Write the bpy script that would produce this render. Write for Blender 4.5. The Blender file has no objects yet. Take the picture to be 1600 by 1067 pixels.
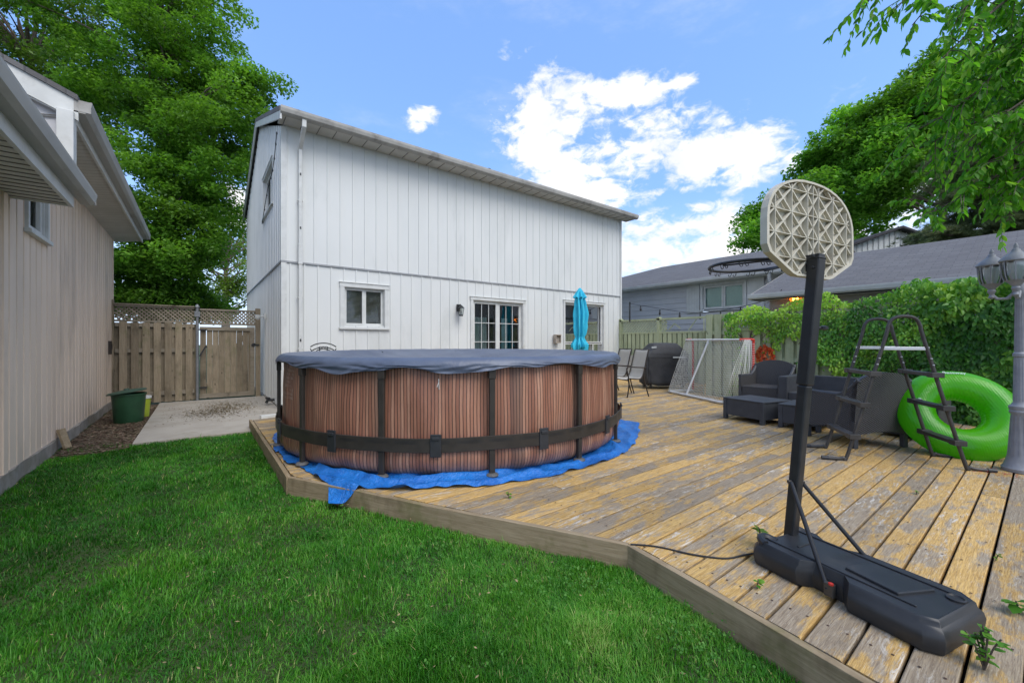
import bpy, math, random
import numpy as np
from mathutils import Vector, Matrix
rad=math.radians; PI=math.pi
sc=bpy.context.scene
# ---------------------------------------------------------------- camera, sky, sun, exposure
YAW=math.atan(490/640)
cam=bpy.data.cameras.new("camera"); camo=bpy.data.objects.new("camera",cam)
sc.collection.objects.link(camo); sc.camera=camo
camo.location=(0,0,1.35); camo.rotation_euler=(rad(90),0,-YAW)
cam.sensor_width=36; cam.lens=14.4; cam.clip_start=.05; cam.clip_end=2000
FX,FY,RX,RY=math.sin(YAW),math.cos(YAW),math.cos(YAW),-math.sin(YAW)
def at(u,v,D):                       # a sight line of the photograph followed to its real depth
    a=(u-800)/640
    return Vector(((FX+a*RX)*D,(FY+a*RY)*D,1.35+(533.5-v)/640*D))
def dirv(u,v): return at(u,v,1)-Vector((0,0,1.35))
sc.render.engine='CYCLES'
sc.view_settings.view_transform='Standard'; sc.view_settings.look='None'
sc.view_settings.exposure=0.85; sc.view_settings.gamma=1
SUN_EL=rad(52); SUN_AZ=rad(178)      # azimuth clockwise from +Y
w=bpy.data.worlds.new("World"); sc.world=w; w.use_nodes=True
nt=w.node_tree; nt.nodes.clear()
def N(nt,t,**k):
    n=nt.nodes.new(t)
    for a,b in k.items(): setattr(n,a,b)
    return n
def M_(nt,op,a,b=None,c=None,clamp=False):
    n=nt.nodes.new('ShaderNodeMath'); n.operation=op; n.use_clamp=clamp
    for i,x in enumerate((a,b,c)):
        if x is None: continue
        if isinstance(x,(int,float)): n.inputs[i].default_value=x
        else: nt.links.new(x,n.inputs[i])
    return n.outputs[0]
def VM(nt,op,a,b=None):
    n=nt.nodes.new('ShaderNodeVectorMath'); n.operation=op
    for i,x in enumerate((a,b)):
        if x is None: continue
        if isinstance(x,(tuple,Vector)): n.inputs[i].default_value=tuple(x)
        else: nt.links.new(x,n.inputs[i])
    return n
def mixc(nt,f,a,b,mode='MIX'):
    n=nt.nodes.new('ShaderNodeMix'); n.data_type='RGBA'; n.blend_type=mode
    for s,x in ((0,f),(6,a),(7,b)):
        if isinstance(x,(int,float)): n.inputs[s].default_value=x
        elif isinstance(x,(tuple,list)): n.inputs[s].default_value=tuple(x)+((1,) if len(x)==3 else ())
        else: nt.links.new(x,n.inputs[s])
    return n.outputs[2]
def smooth(nt,x,lo,hi):
    n=nt.nodes.new('ShaderNodeMapRange'); n.interpolation_type='SMOOTHSTEP'
    nt.links.new(x,n.inputs[0]); n.inputs[1].default_value=lo; n.inputs[2].default_value=hi
    return n.outputs[0]
def noise(nt,vec,scale,detail=3,rough=.55,dist=0):
    n=nt.nodes.new('ShaderNodeTexNoise'); n.inputs['Scale'].default_value=scale
    n.inputs['Detail'].default_value=detail; n.inputs['Roughness'].default_value=rough
    n.inputs['Distortion'].default_value=dist
    if vec is not None: nt.links.new(vec,n.inputs['Vector'])
    return n.outputs['Fac']
def mapping(nt,vec,scale=(1,1,1),loc=(0,0,0)):
    n=nt.nodes.new('ShaderNodeMapping'); nt.links.new(vec,n.inputs['Vector'])
    n.inputs['Scale'].default_value=scale; n.inputs['Location'].default_value=loc
    return n.outputs[0]
sky=N(nt,'ShaderNodeTexSky',sky_type='NISHITA',sun_disc=False,sun_elevation=SUN_EL,sun_rotation=SUN_AZ)
sky.air_density=1.0; sky.dust_density=.6; sky.ozone_density=2.5
tc=N(nt,'ShaderNodeTexCoord'); dv=tc.outputs['Generated']
# cumulus banks: soft lobes around sky directions, broken up by noise in direction space
lobes=[(838,162,.11,.10),(845,215,.11,.10),(880,255,.12,.06),(1000,235,.16,.085),(1100,240,.15,.075),(1175,262,.10,.045),(985,145,.11,.035),
       (660,188,.045,.03),(930,300,.16,.04),(1090,352,.20,.045),(1020,400,.32,.07),(1150,345,.12,.035),(890,265,.14,.05),(1060,130,.05,.015),
       (1068,297,.03,.014),(380,330,.05,.05)]
mask=None
wob=noise(nt,mapping(nt,dv,(1,1,1.6)),7,5,.6)
lobes=[(dirv(u,v).normalized(),a_,b_) for (u,v,a_,b_) in lobes]
# out-of-view cloud lobes added behind and beside the camera to neutralise the fill light
for (x,y,z,a_,b_) in ((-.3,-.8,.5,.6,.45),(.6,-.7,.4,.6,.4),(-.9,-.1,.35,.5,.35),(.2,-.3,.95,.5,.4),(.95,-.3,.25,.5,.3),(-.5,.2,.85,.3,.25)): lobes.append((Vector((x,y,z)).normalized(),a_,b_))
for (c,ru,rv) in lobes:
    d=VM(nt,'SUBTRACT',dv,c).outputs[0]
    rr=Vector((-c.y,c.x,0)).normalized(); up=c.cross(rr)
    a=VM(nt,'DOT_PRODUCT',d,rr).outputs['Value']; b=VM(nt,'DOT_PRODUCT',d,up).outputs['Value']
    fr=M_(nt,'GREATER_THAN',VM(nt,'DOT_PRODUCT',dv,c).outputs['Value'],0.0)
    q=M_(nt,'SQRT',M_(nt,'ADD',M_(nt,'POWER',M_(nt,'DIVIDE',M_(nt,'ABSOLUTE',a),ru),2),M_(nt,'POWER',M_(nt,'DIVIDE',M_(nt,'ABSOLUTE',b),rv),2)))
    m=M_(nt,'SUBTRACT',1.0,M_(nt,'ADD',q,M_(nt,'MULTIPLY',M_(nt,'SUBTRACT',1.0,fr),9.0)))
    mask=m if mask is None else M_(nt,'MAXIMUM',mask,m)
fine=noise(nt,mapping(nt,dv,(1,1,1.8)),22,7,.62,.4)
t=M_(nt,'ADD',M_(nt,'ADD',M_(nt,'MULTIPLY',mask,.55),M_(nt,'MULTIPLY',M_(nt,'SUBTRACT',wob,.5),1.7)),M_(nt,'MULTIPLY',M_(nt,'SUBTRACT',fine,.5),1.3))
t=M_(nt,'ADD',t,.1)
gate=smooth(nt,mask,-.35,.1)
cl=M_(nt,'MULTIPLY',smooth(nt,t,.08,.50),gate)
wisp=M_(nt,'MULTIPLY',smooth(nt,noise(nt,mapping(nt,dv,(1,1,3)),3.2,6,.65),.5,.85),.25)
cl=M_(nt,'MAXIMUM',cl,wisp)
hz=VM(nt,'DOT_PRODUCT',dv,(0,0,1)).outputs['Value']
hazy=M_(nt,'MULTIPLY',M_(nt,'SUBTRACT',1.0,smooth(nt,hz,-.02,.34)),.8)
skyc=mixc(nt,.32,mixc(nt,1.0,sky.outputs[0],(1.0,1.12,1.35),'MULTIPLY'),(2.9,5.4,10.6))
hzc=mixc(nt,hazy,skyc,(5.6,6.6,8.2))
shade=smooth(nt,noise(nt,dv,9,4,.6),.3,.7)
clc=mixc(nt,shade,(5.7,5.9,6.3),(7.2,7.1,7.05))
fin=mixc(nt,cl,hzc,clc)
bg=N(nt,'ShaderNodeBackground'); bg.inputs[1].default_value=.095
nt.links.new(fin,bg.inputs[0]); wo=N(nt,'ShaderNodeOutputWorld'); nt.links.new(bg.outputs[0],wo.inputs[0])
sl=bpy.data.lights.new("sun","SUN"); sl.energy=1.5; sl.angle=rad(40); sl.color=(1,.95,.87)
so=bpy.data.objects.new("sun",sl); sc.collection.objects.link(so)
sd=Vector((math.sin(SUN_AZ)*math.cos(SUN_EL),math.cos(SUN_AZ)*math.cos(SUN_EL),math.sin(SUN_EL)))
so.rotation_euler=(-sd).to_track_quat('-Z','Y').to_euler()

# ---------------------------------------------------------------- helpers
C=sc.collection
rng=np.random.default_rng(7); random.seed(7)
def thing(name,label,cat,loc=(0,0,0),rz=0,group=None):
    o=bpy.data.objects.new(name,None); C.objects.link(o); o.empty_display_size=.2
    o.location=loc; o.rotation_euler=(0,0,rz); o['label']=label; o['category']=cat
    if group: o['group']=group
    return o
def tag(o,label=None,cat=None,group=None,kind=None):
    if label: o['label']=label
    if cat: o['category']=cat
    if group: o['group']=group
    if kind: o['kind']=kind
    return o
def copy_tree(o,parent=None):
    c=o.copy(); C.objects.link(c); c.parent=parent
    for ch in list(o.children): copy_tree(ch,c)
    return c
def rootof(o):
    while o.parent: o=o.parent
    return o
class MB:
    """collects shapes; build() links them as one mesh object"""
    def __init__(s): s.v=[]; s.f=[]; s.r=[]; s.cur=.5
    def add(s,vs,fs,r=None):
        n=len(s.v); s.v.extend([tuple(p) for p in vs]); s.f.extend([tuple(i+n for i in f) for f in fs]); s.r.extend([s.cur if r is None else r]*len(fs)); return s
    def box(s,a,b,r=None):
        (x0,y0,z0),(x1,y1,z1)=a,b
        vs=[(x0,y0,z0),(x1,y0,z0),(x1,y1,z0),(x0,y1,z0),(x0,y0,z1),(x1,y0,z1),(x1,y1,z1),(x0,y1,z1)]
        return s.add(vs,[(0,3,2,1),(4,5,6,7),(0,1,5,4),(1,2,6,5),(2,3,7,6),(3,0,4,7)],r)
    def obox(s,c,X,Y,Z,r=None):      # centre and three half vectors
        c,X,Y,Z=map(Vector,(c,X,Y,Z))
        vs=[c+a*X+b*Y+d*Z for d in (-1,1) for (a,b) in ((-1,-1),(1,-1),(1,1),(-1,1))]
        return s.add(vs,[(0,3,2,1),(4,5,6,7),(0,1,5,4),(1,2,6,5),(2,3,7,6),(3,0,4,7)],r)
    def bar(s,a,b,w,h,up=(0,0,1),r=None):
        a,b=Vector(a),Vector(b); d=(b-a); L=d.length; d.normalize(); up=Vector(up)
        x=d.cross(up)
        if x.length<1e-4: x=d.cross(Vector((1,0,0)))
        x.normalize(); z=x.cross(d)
        return s.obox((a+b)/2,x*w/2,d*L/2,z*h/2,r)
    def tube(s,pts,rs,n=8,cap=True,r=None,closed=False):
        pts=[Vector(p) for p in pts]; m=len(pts)
        if isinstance(rs,(int,float)): rs=[rs]*m
        ref=None; vs=[]
        for i,p in enumerate(pts):
            if closed: d=pts[(i+1)%m]-pts[i-1]
            else: d=pts[min(i+1,m-1)]-pts[max(i-1,0)]
            if d.length<1e-9: d=Vector((0,0,1))
            d.normalize()
            if ref is None:
                ref=d.cross(Vector((0,0,1)))
                if ref.length<.1: ref=d.cross(Vector((1,0,0)))
            ref=(ref-d*ref.dot(d)); ref.normalize(); b=d.cross(ref)
            for k in range(n):
                a=2*PI*(k+.5)/n; vs.append(p+ref*math.cos(a)*rs[i]+b*math.sin(a)*rs[i])
        fs=[]
        for i in range(m if closed else m-1):
            j=(i+1)%m
            for k in range(n):
                q=(k+1)%n; fs.append((i*n+k,i*n+q,j*n+q,j*n+k))
        if cap and not closed: fs.append(tuple(range(n-1,-1,-1))); fs.append(tuple((m-1)*n+k for k in range(n)))
        return s.add(vs,fs,r)
    def lathe(s,prof,c=(0,0,0),n=24,r=None):
        vs=[];fs=[]
        for (R,z) in prof:
            for k in range(n): vs.append((c[0]+R*math.cos(2*PI*k/n),c[1]+R*math.sin(2*PI*k/n),c[2]+z))
        for i in range(len(prof)-1):
            for k in range(n):
                q=(k+1)%n; fs.append((i*n+k,i*n+q,(i+1)*n+q,(i+1)*n+k))
        fs.append(tuple(range(n-1,-1,-1))); fs.append(tuple((len(prof)-1)*n+k for k in range(n)))
        return s.add(vs,fs,r)
    def prism(s,poly,z0,z1,r=None):
        n=len(poly); vs=[(x,y,z0) for x,y in poly]+[(x,y,z1) for x,y in poly]
        return s.add(vs,[tuple(range(n-1,-1,-1)),tuple(range(n,2*n))]+[(i,(i+1)%n,n+(i+1)%n,n+i) for i in range(n)],r)
    def grid(s,fn,nu,nv,closeu=False,r=None):
        vs=[fn(i/(nu if closeu else nu-1),j/(nv-1)) for i in range(nu) for j in range(nv)]
        fs=[(i*nv+j,((i+1)%nu)*nv+j,((i+1)%nu)*nv+j+1,i*nv+j+1) for i in range(nu if closeu else nu-1) for j in range(nv-1)]
        return s.add(vs,fs,r)
    def build(s,name,mat,parent=None,smooth=False,bevel=0,world=False,solid=0,label=None,sub=0):
        vs=s.v
        if world and parent is not None:
            r_=rootof(parent); mi=(Matrix.Translation(r_.location)@Matrix.Rotation(r_.rotation_euler.z,4,'Z')).inverted()
            vs=[tuple(mi@Vector(p)) for p in vs]
        me=bpy.data.meshes.new(name); me.from_pydata(vs,[],s.f); me.update()
        at_=me.attributes.new('rnd','FLOAT','FACE'); at_.data.foreach_set('value',s.r)
        if smooth:
            me.polygons.foreach_set('use_smooth',[True]*len(me.polygons))
            try: me.set_sharp_from_angle(angle=rad(smooth if smooth is not True else 40))
            except Exception: pass
        me.materials.append(mat)
        o=bpy.data.objects.new(name,me); C.objects.link(o)
        if parent is not None: o.parent=parent
        if bevel:
            b=o.modifiers.new('b','BEVEL'); b.width=bevel; b.segments=2; b.limit_method='ANGLE'; b.angle_limit=rad(40)
        if solid:
            b=o.modifiers.new('s','SOLIDIFY'); b.thickness=solid; b.offset=0
        if sub:
            b=o.modifiers.new('u','SUBSURF'); b.levels=b.render_levels=sub
        if label: o['label']=label
        return o
def npmesh(name,V,F,mat,parent=None,rnd=None,smooth=False):
    V=np.asarray(V,np.float32); F=np.asarray(F,np.int32); k=F.shape[1]
    me=bpy.data.meshes.new(name); me.vertices.add(len(V)); me.vertices.foreach_set('co',V.ravel())
    me.loops.add(F.size); me.loops.foreach_set('vertex_index',F.ravel())
    me.polygons.add(len(F)); me.polygons.foreach_set('loop_start',np.arange(len(F),dtype=np.int32)*k)
    try: me.polygons.foreach_set('loop_total',np.full(len(F),k,np.int32))
    except Exception: pass
    if smooth: me.polygons.foreach_set('use_smooth',np.ones(len(F),bool))
    me.update(calc_edges=True)
    if rnd is not None:
        a=me.attributes.new('rnd','FLOAT','FACE'); a.data.foreach_set('value',np.asarray(rnd,np.float32))
    me.materials.append(mat)
    o=bpy.data.objects.new(name,me); C.objects.link(o)
    if parent is not None: o.parent=parent
    return o
# ---------------------------------------------------------------- materials
def newmat(name):
    m=bpy.data.materials.new(name); m.use_nodes=True; nt=m.node_tree; nt.nodes.clear()
    o=N(nt,'ShaderNodeOutputMaterial'); p=N(nt,'ShaderNodeBsdfPrincipled'); nt.links.new(p.outputs[0],o.inputs[0])
    t=N(nt,'ShaderNodeTexCoord')
    return m,nt,p,t.outputs['Object'],o
def setc(nt,p,x):
    if isinstance(x,(tuple,list)): p.inputs['Base Color'].default_value=tuple(x)+(1,)
    else: nt.links.new(x,p.inputs['Base Color'])
def bump(nt,p,h,strength=.3,dist=.01):
    b=N(nt,'ShaderNodeBump'); b.inputs['Strength'].default_value=strength; b.inputs['Distance'].default_value=dist
    nt.links.new(h,b.inputs['Height']); nt.links.new(b.outputs[0],p.inputs['Normal']); return b
def pm(name,c1,c2=None,scale=4,rough=.6,bs=0,bscale=60,bd=.003,stretch=(1,1,1),metal=0,spec=.4,rv=.0,rndmix=0,dirt=None,dscale=1.3):
    m,nt,p,co,o=newmat(name)
    if c2 is None: c2=tuple(x*.8 for x in c1)
    v=mapping(nt,co,stretch); f=smooth(nt,noise(nt,v,scale,5,.6),.3,.7)
    c=mixc(nt,f,c1,c2)
    if rndmix:
        a=N(nt,'ShaderNodeAttribute',attribute_name='rnd').outputs['Fac']
        k=M_(nt,'ADD',M_(nt,'MULTIPLY',a,rndmix*2),1-rndmix)
        cc=N(nt,'ShaderNodeCombineColor'); [nt.links.new(k,cc.inputs[i]) for i in range(3)]
        c=mixc(nt,1.0,c,cc.outputs[0],'MULTIPLY')
    if dirt:
        g=smooth(nt,noise(nt,mapping(nt,co,stretch),dscale,6,.7,.3),.52,.72); c=mixc(nt,M_(nt,'MULTIPLY',g,dirt[3]),c,dirt[:3])
    setc(nt,p,c); p.inputs['Roughness'].default_value=rough; p.inputs['Metallic'].default_value=metal
    p.inputs['Specular IOR Level'].default_value=spec
    if rv:
        r=M_(nt,'ADD',M_(nt,'MULTIPLY',noise(nt,v,scale*2,4),rv),rough-rv/2,clamp=True); nt.links.new(r,p.inputs['Roughness'])
    if bs: bump(nt,p,noise(nt,v,bscale,4,.6),bs,bd)
    return m
def leafmat(name,cols,trans=.3,rough=.5,big=.25,bigscale=.6,spec=.3,hue=None):
    m,nt,p,co,o=newmat(name)
    a=N(nt,'ShaderNodeAttribute',attribute_name='rnd').outputs['Fac']
    r=N(nt,'ShaderNodeValToRGB'); nt.links.new(a,r.inputs[0]); e=r.color_ramp.elements
    for i,c in enumerate(cols):
        pos=i/(len(cols)-1)
        if i==0: el=e[0]; el.position=0
        elif i==len(cols)-1: el=e[-1]; el.position=1
        else: el=e.new(pos)
        el.color=tuple(c)+(1,)
    b=smooth(nt,noise(nt,co,bigscale,2),.3,.7)
    k=M_(nt,'ADD',M_(nt,'MULTIPLY',b,big*2),1-big)
    cc=N(nt,'ShaderNodeCombineColor'); [nt.links.new(k,cc.inputs[i]) for i in range(3)]
    c=mixc(nt,1.0,r.outputs[0],cc.outputs[0],'MULTIPLY')
    setc(nt,p,c); p.inputs['Roughness'].default_value=rough; p.inputs['Specular IOR Level'].default_value=spec
    tr=N(nt,'ShaderNodeBsdfTranslucent'); nt.links.new(mixc(nt,1.0,c,(1.25,1.35,.5),'MULTIPLY'),tr.inputs[0])
    mx=N(nt,'ShaderNodeMixShader'); mx.inputs[0].default_value=trans
    nt.links.new(p.outputs[0],mx.inputs[1]); nt.links.new(tr.outputs[0],mx.inputs[2]); nt.links.new(mx.outputs[0],o.inputs[0])
    return m
WHITE=pm('white siding',(.66,.67,.65),(.62,.635,.62),1.2,.42,.05,40,.002,(1,1,.35),dirt=(.42,.44,.42,.35),dscale=.9)
TRIM=pm('white trim',(.62,.63,.61),(.54,.55,.53),5,.4,.05,60,.001,dirt=(.35,.34,.3,.35),dscale=4)
SOFFIT=pm('soffit metal',(.55,.54,.50),(.47,.46,.42),3,.5)
GUTTER=pm('gutter metal',(.40,.39,.36),(.30,.29,.27),3,.4,.1,40,.001,(1,.3,1),dirt=(.12,.11,.09,.6),dscale=3)
GUTW=pm('white gutter',(.60,.60,.58),(.5,.5,.48),3,.4)
BEIGE=pm('beige boards',(.77,.63,.505),(.71,.58,.46),1.6,.62,.15,50,.003,(1,1,.3),rndmix=.07,dirt=(.30,.25,.21,.4),dscale=1.2)
GSIDE=pm('grey siding',(.56,.56,.57),(.51,.51,.53),2,.55)
def shingle():
    m,nt,p,co,o=newmat('asphalt shingles')
    br=N(nt,'ShaderNodeTexBrick'); br.offset=.5; br.inputs['Scale'].default_value=1
    br.inputs['Brick Width'].default_value=.30; br.inputs['Row Height'].default_value=.13; br.inputs['Mortar Size'].default_value=.007
    br.inputs['Color1'].default_value=(.092,.090,.090,1); br.inputs['Color2'].default_value=(.14,.138,.138,1); br.inputs['Mortar'].default_value=(.05,.05,.055,1)
    sp=N(nt,'ShaderNodeSeparateXYZ'); nt.links.new(co,sp.inputs[0]); cb=N(nt,'ShaderNodeCombineXYZ')
    nt.links.new(sp.outputs[1],cb.inputs[0]); nt.links.new(sp.outputs[0],cb.inputs[1]); nt.links.new(cb.outputs[0],br.inputs['Vector'])
    f=noise(nt,co,90,3,.7); c=mixc(nt,M_(nt,'MULTIPLY',f,.5),br.outputs[0],(.175,.17,.17))
    g=smooth(nt,noise(nt,co,.8,4),.35,.7); c=mixc(nt,M_(nt,'MULTIPLY',g,.35),c,(.10,.095,.10))
    setc(nt,p,c); p.inputs['Roughness'].default_value=.9; bump(nt,p,M_(nt,'ADD',f,M_(nt,'MULTIPLY',br.outputs['Fac'],-2)),.5,.008); return m
SHING=shingle()
def deckmat(name,yellow=1.0,axis='x'):
    m,nt,p,co,o=newmat(name)
    a=N(nt,'ShaderNodeAttribute',attribute_name='rnd').outputs['Fac']
    off=N(nt,'ShaderNodeCombineXYZ'); nt.links.new(M_(nt,'MULTIPLY',a,37.0),off.inputs[0]); nt.links.new(M_(nt,'MULTIPLY',a,91.0),off.inputs[2])
    v0=VM(nt,'ADD',co,off.outputs[0]).outputs[0]
    st=(1,7,7) if axis=='x' else (7,1,7)
    fst=(1.6,26,26) if axis=='x' else (26,1.6,26)
    grain=noise(nt,mapping(nt,v0,fst),5,7,.7,1.2)
    big=noise(nt,mapping(nt,v0,(.8,2.6,2.6) if axis=='x' else (2.6,.8,2.6)),2.2,5,.65,.4)
    med=noise(nt,mapping(nt,v0,(1,3.5,3.5) if axis=='x' else (3.5,1,3.5)),4.5,7,.75,.5)
    base=mixc(nt,smooth(nt,grain,.3,.7),(.205,.155,.105),(.38,.31,.215))
    # patches of ochre stain that still cling to the boards
    k=M_(nt,'ADD',M_(nt,'ADD',M_(nt,'MULTIPLY',big,.65),M_(nt,'MULTIPLY',med,.5)),M_(nt,'MULTIPLY',M_(nt,'SUBTRACT',a,.5),.09))
    och=smooth(nt,k,.52,.61)
    ocol=mixc(nt,smooth(nt,grain,.35,.65),(.36,.21,.06),(.60,.39,.13))
    c=mixc(nt,M_(nt,'MULTIPLY',och,.92*yellow),base,ocol)
    # sun-bleached and flaking pale patches
    gst=noise(nt,mapping(nt,v0,(2.2,11,11) if axis=='x' else (11,2.2,11)),3.2,7,.8,.6)
    big2=noise(nt,mapping(nt,v0,(.6,1.6,1.6) if axis=='x' else (1.6,.6,1.6),(5,3,2)),2.0,4,.6)
    pale=M_(nt,'MULTIPLY',smooth(nt,gst,.52,.60),smooth(nt,big2,.47,.60))
    c=mixc(nt,M_(nt,'MULTIPLY',pale,.85),c,(.58,.54,.47))
    fs_=smooth(nt,noise(nt,mapping(nt,v0,(2.5,48,48) if axis=='x' else (48,2.5,48),(1,7,3)),4,5,.8,.5),.50,.66)
    c=mixc(nt,M_(nt,'MULTIPLY',fs_,.5),c,(.13,.095,.07))
    fw_=smooth(nt,noise(nt,mapping(nt,v0,(3,40,40) if axis=='x' else (40,3,40),(8,2,5)),4,5,.8,.5),.54,.68)
    c=mixc(nt,M_(nt,'MULTIPLY',fw_,.45),c,(.62,.56,.46))
    gr2=M_(nt,'MULTIPLY',smooth(nt,big2,.40,.25),.6)
    c=mixc(nt,gr2,c,(.31,.265,.20))
    crack=smooth(nt,noise(nt,mapping(nt,v0,(1.1,30,30) if axis=='x' else (30,1.1,30)),3,6,.75,2.0),.64,.70)
    c=mixc(nt,M_(nt,'MULTIPLY',crack,.75),c,(.05,.032,.025))
    kk=M_(nt,'ADD',M_(nt,'MULTIPLY',a,.30),.88); cc=N(nt,'ShaderNodeCombineColor'); [nt.links.new(kk,cc.inputs[i]) for i in range(3)]
    c=mixc(nt,1.0,c,cc.outputs[0],'MULTIPLY')
    setc(nt,p,c); p.inputs['Roughness'].default_value=.75; p.inputs['Specular IOR Level'].default_value=.25
    h=M_(nt,'SUBTRACT',M_(nt,'ADD',grain,M_(nt,'MULTIPLY',pale,.4)),M_(nt,'MULTIPLY',crack,1.2)); bump(nt,p,h,.55,.004); return m
DECK=deckmat('weathered deck boards')
DECKY=deckmat('weathered edge board',.45,'y')
def woodmat(name,c1,c2,dark,moss=None,z=True,rndmix=.2):
    m,nt,p,co,o=newmat(name)
    a=N(nt,'ShaderNodeAttribute',attribute_name='rnd').outputs['Fac']
    off=N(nt,'ShaderNodeCombineXYZ'); nt.links.new(M_(nt,'MULTIPLY',a,57.0),off.inputs[0]); v0=VM(nt,'ADD',co,off.outputs[0]).outputs[0]
    st=(14,14,.9) if z else (.9,14,14)
    g=noise(nt,mapping(nt,v0,st),3,6,.7,.8)
    c=mixc(nt,smooth(nt,g,.3,.7),c1,c2)
    c=mixc(nt,smooth(nt,noise(nt,mapping(nt,v0,(1,1,.5)),2.2,5,.65),.5,.72),c,dark)
    if moss:
        c=mixc(nt,M_(nt,'MULTIPLY',smooth(nt,noise(nt,mapping(nt,v0,(1,1,1),(9,4,2)),1.9,5,.7),.52,.68),.55),c,moss)
    kn=N(nt,'ShaderNodeTexVoronoi'); kn.inputs['Scale'].default_value=3.1; nt.links.new(mapping(nt,v0,(2.2,2.2,1) if z else (1,2.2,2.2)),kn.inputs['Vector'])
    c=mixc(nt,M_(nt,'MULTIPLY',M_(nt,'SUBTRACT',1.0,smooth(nt,kn.outputs['Distance'],.05,.12)),.7),c,tuple(x*.35 for x in dark))
    kk=M_(nt,'ADD',M_(nt,'MULTIPLY',a,rndmix*2),1-rndmix); cc=N(nt,'ShaderNodeCombineColor'); [nt.links.new(kk,cc.inputs[i]) for i in range(3)]
    c=mixc(nt,1.0,c,cc.outputs[0],'MULTIPLY')
    setc(nt,p,c); p.inputs['Roughness'].default_value=.85; p.inputs['Specular IOR Level'].default_value=.2; bump(nt,p,g,.5,.004); return m
OLDWOOD=woodmat('old fence wood',(.205,.165,.115),(.29,.24,.17),(.12,.10,.07),(.14,.14,.07))
OLDWOODX=woodmat('old rail wood',(.20,.17,.13),(.285,.25,.195),(.10,.085,.06),(.14,.14,.07),False)
GREENF=woodmat('sage painted fence',(.40,.44,.27),(.47,.51,.33),(.33,.37,.22),None,True,.1)
EDGE=woodmat('deck edge wood',(.25,.19,.115),(.37,.29,.19),(.13,.095,.055),(.14,.14,.045),False,.1)
def concrete():
    m,nt,p,co,o=newmat('concrete pad')
    a=noise(nt,co,2.2,6,.65); b=noise(nt,co,60,4,.7)
    c=mixc(nt,smooth(nt,a,.3,.7),(.40,.37,.32),(.33,.30,.255)); c=mixc(nt,M_(nt,'MULTIPLY',smooth(nt,b,.45,.8),.4),c,(.24,.215,.18))
    st=smooth(nt,noise(nt,mapping(nt,co,(1,1,1),(3,1,0)),1.3,6,.75,.5),.55,.66); c=mixc(nt,M_(nt,'MULTIPLY',st,.35),c,(.20,.18,.13))
    setc(nt,p,c); p.inputs['Roughness'].default_value=.9; bump(nt,p,b,.3,.003); return m
CONC=concrete()
FOUND=pm('foundation',(.33,.31,.28),(.22,.20,.17),5,.9,.4,40,.006,dirt=(.15,.14,.10,.6),dscale=3)
SOIL=pm('soil',(.075,.05,.032),(.12,.085,.055),9,.95,.8,35,.02)
GROUND=pm('lawn soil',(.035,.055,.015),(.05,.075,.02),4,.95,.8,30,.02)
BLACK=pm('black painted steel',(.018,.019,.021),(.028,.029,.031),8,.42,.1,90,.001,rv=.2)
BLACKP=pm('black plastic',(.022,.024,.027),(.034,.036,.040),4,.42,.12,120,.001,rv=.25,dirt=(.11,.10,.085,.35),dscale=3)
POOLF=pm('brown pool frame',(.028,.024,.020),(.04,.034,.028),6,.45,.1,80,.001,rv=.2)
BRONZE=pm('bronze chair tube',(.06,.045,.035),(.04,.032,.026),6,.4,metal=.4)
LADG=pm('dark ladder tube',(.075,.07,.065),(.05,.047,.044),7,.4,.05,50,.001,metal=.2,rv=.2)
ALU=pm('aluminium',(.72,.72,.72),(.6,.6,.6),6,.35,metal=.6)
RESIN=pm('anthracite resin',(.060,.064,.072),(.045,.048,.055),6,.55,.3,140,.002,rv=.15)
GREYP=pm('grey painted lamp post',(.27,.28,.305),(.21,.22,.245),12,.5,.4,50,.003,dirt=(.24,.25,.27,.4),dscale=9)
BIN=pm('green plastic',(.012,.05,.022),(.018,.07,.03),5,.5,.1,60,.001,rv=.2)
YEL=pm('yellow green plastic',(.35,.42,.03),(.28,.35,.03),5,.5)
def weave():
    m,nt,p,co,o=newmat('woven rattan')
    sp=N(nt,'ShaderNodeSeparateXYZ'); nt.links.new(co,sp.inputs[0])
    s=M_(nt,'ADD',sp.outputs[0],sp.outputs[1])
    a=M_(nt,'SINE',M_(nt,'MULTIPLY',s,2*PI/.034)); z=M_(nt,'SINE',M_(nt,'ADD',M_(nt,'MULTIPLY',sp.outputs[2],2*PI/.022),M_(nt,'MULTIPLY',M_(nt,'SIGN',a),1.57)))
    h=M_(nt,'MULTIPLY',M_(nt,'ABSOLUTE',a),z)
    c=mixc(nt,smooth(nt,h,-.6,.7),(.022,.021,.022),(.095,.092,.095)); setc(nt,p,c); p.inputs['Roughness'].default_value=.5; bump(nt,p,h,.8,.006); return m
WEAVE=weave()
def fabric(name,c1,c2,rough=.8,ws=900,bscale=6,bd=.02,bs=.4,sheen=0,spec=.3):
    m,nt,p,co,o=newmat(name)
    c=mixc(nt,smooth(nt,noise(nt,co,3,5,.6),.3,.7),c1,c2); setc(nt,p,c); p.inputs['Roughness'].default_value=rough; p.inputs['Specular IOR Level'].default_value=spec
    bump(nt,p,noise(nt,co,bscale,6,.6,1.0),bs,bd); return m
COVER=fabric('pool cover vinyl',(.105,.13,.185),(.08,.10,.15),.42,bscale=9,bd=.02,bs=.3,spec=.5)
TARP=fabric('blue tarpaulin',(.010,.125,.46),(.02,.20,.62),.33,bscale=18,bd=.03,bs=.9,spec=.5)
GRILLC=fabric('grill cover cloth',(.038,.039,.042),(.055,.056,.06),.75,bscale=7,bd=.02,bs=.4)
TEAL=fabric('turquoise parasol cloth',(.03,.42,.60),(.05,.52,.70),.8,bscale=9,bd=.02,bs=.4)
SLING=fabric('beige sling mesh',(.52,.48,.41),(.45,.42,.36),.8,bscale=300,bd=.001,bs=.3)
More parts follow.
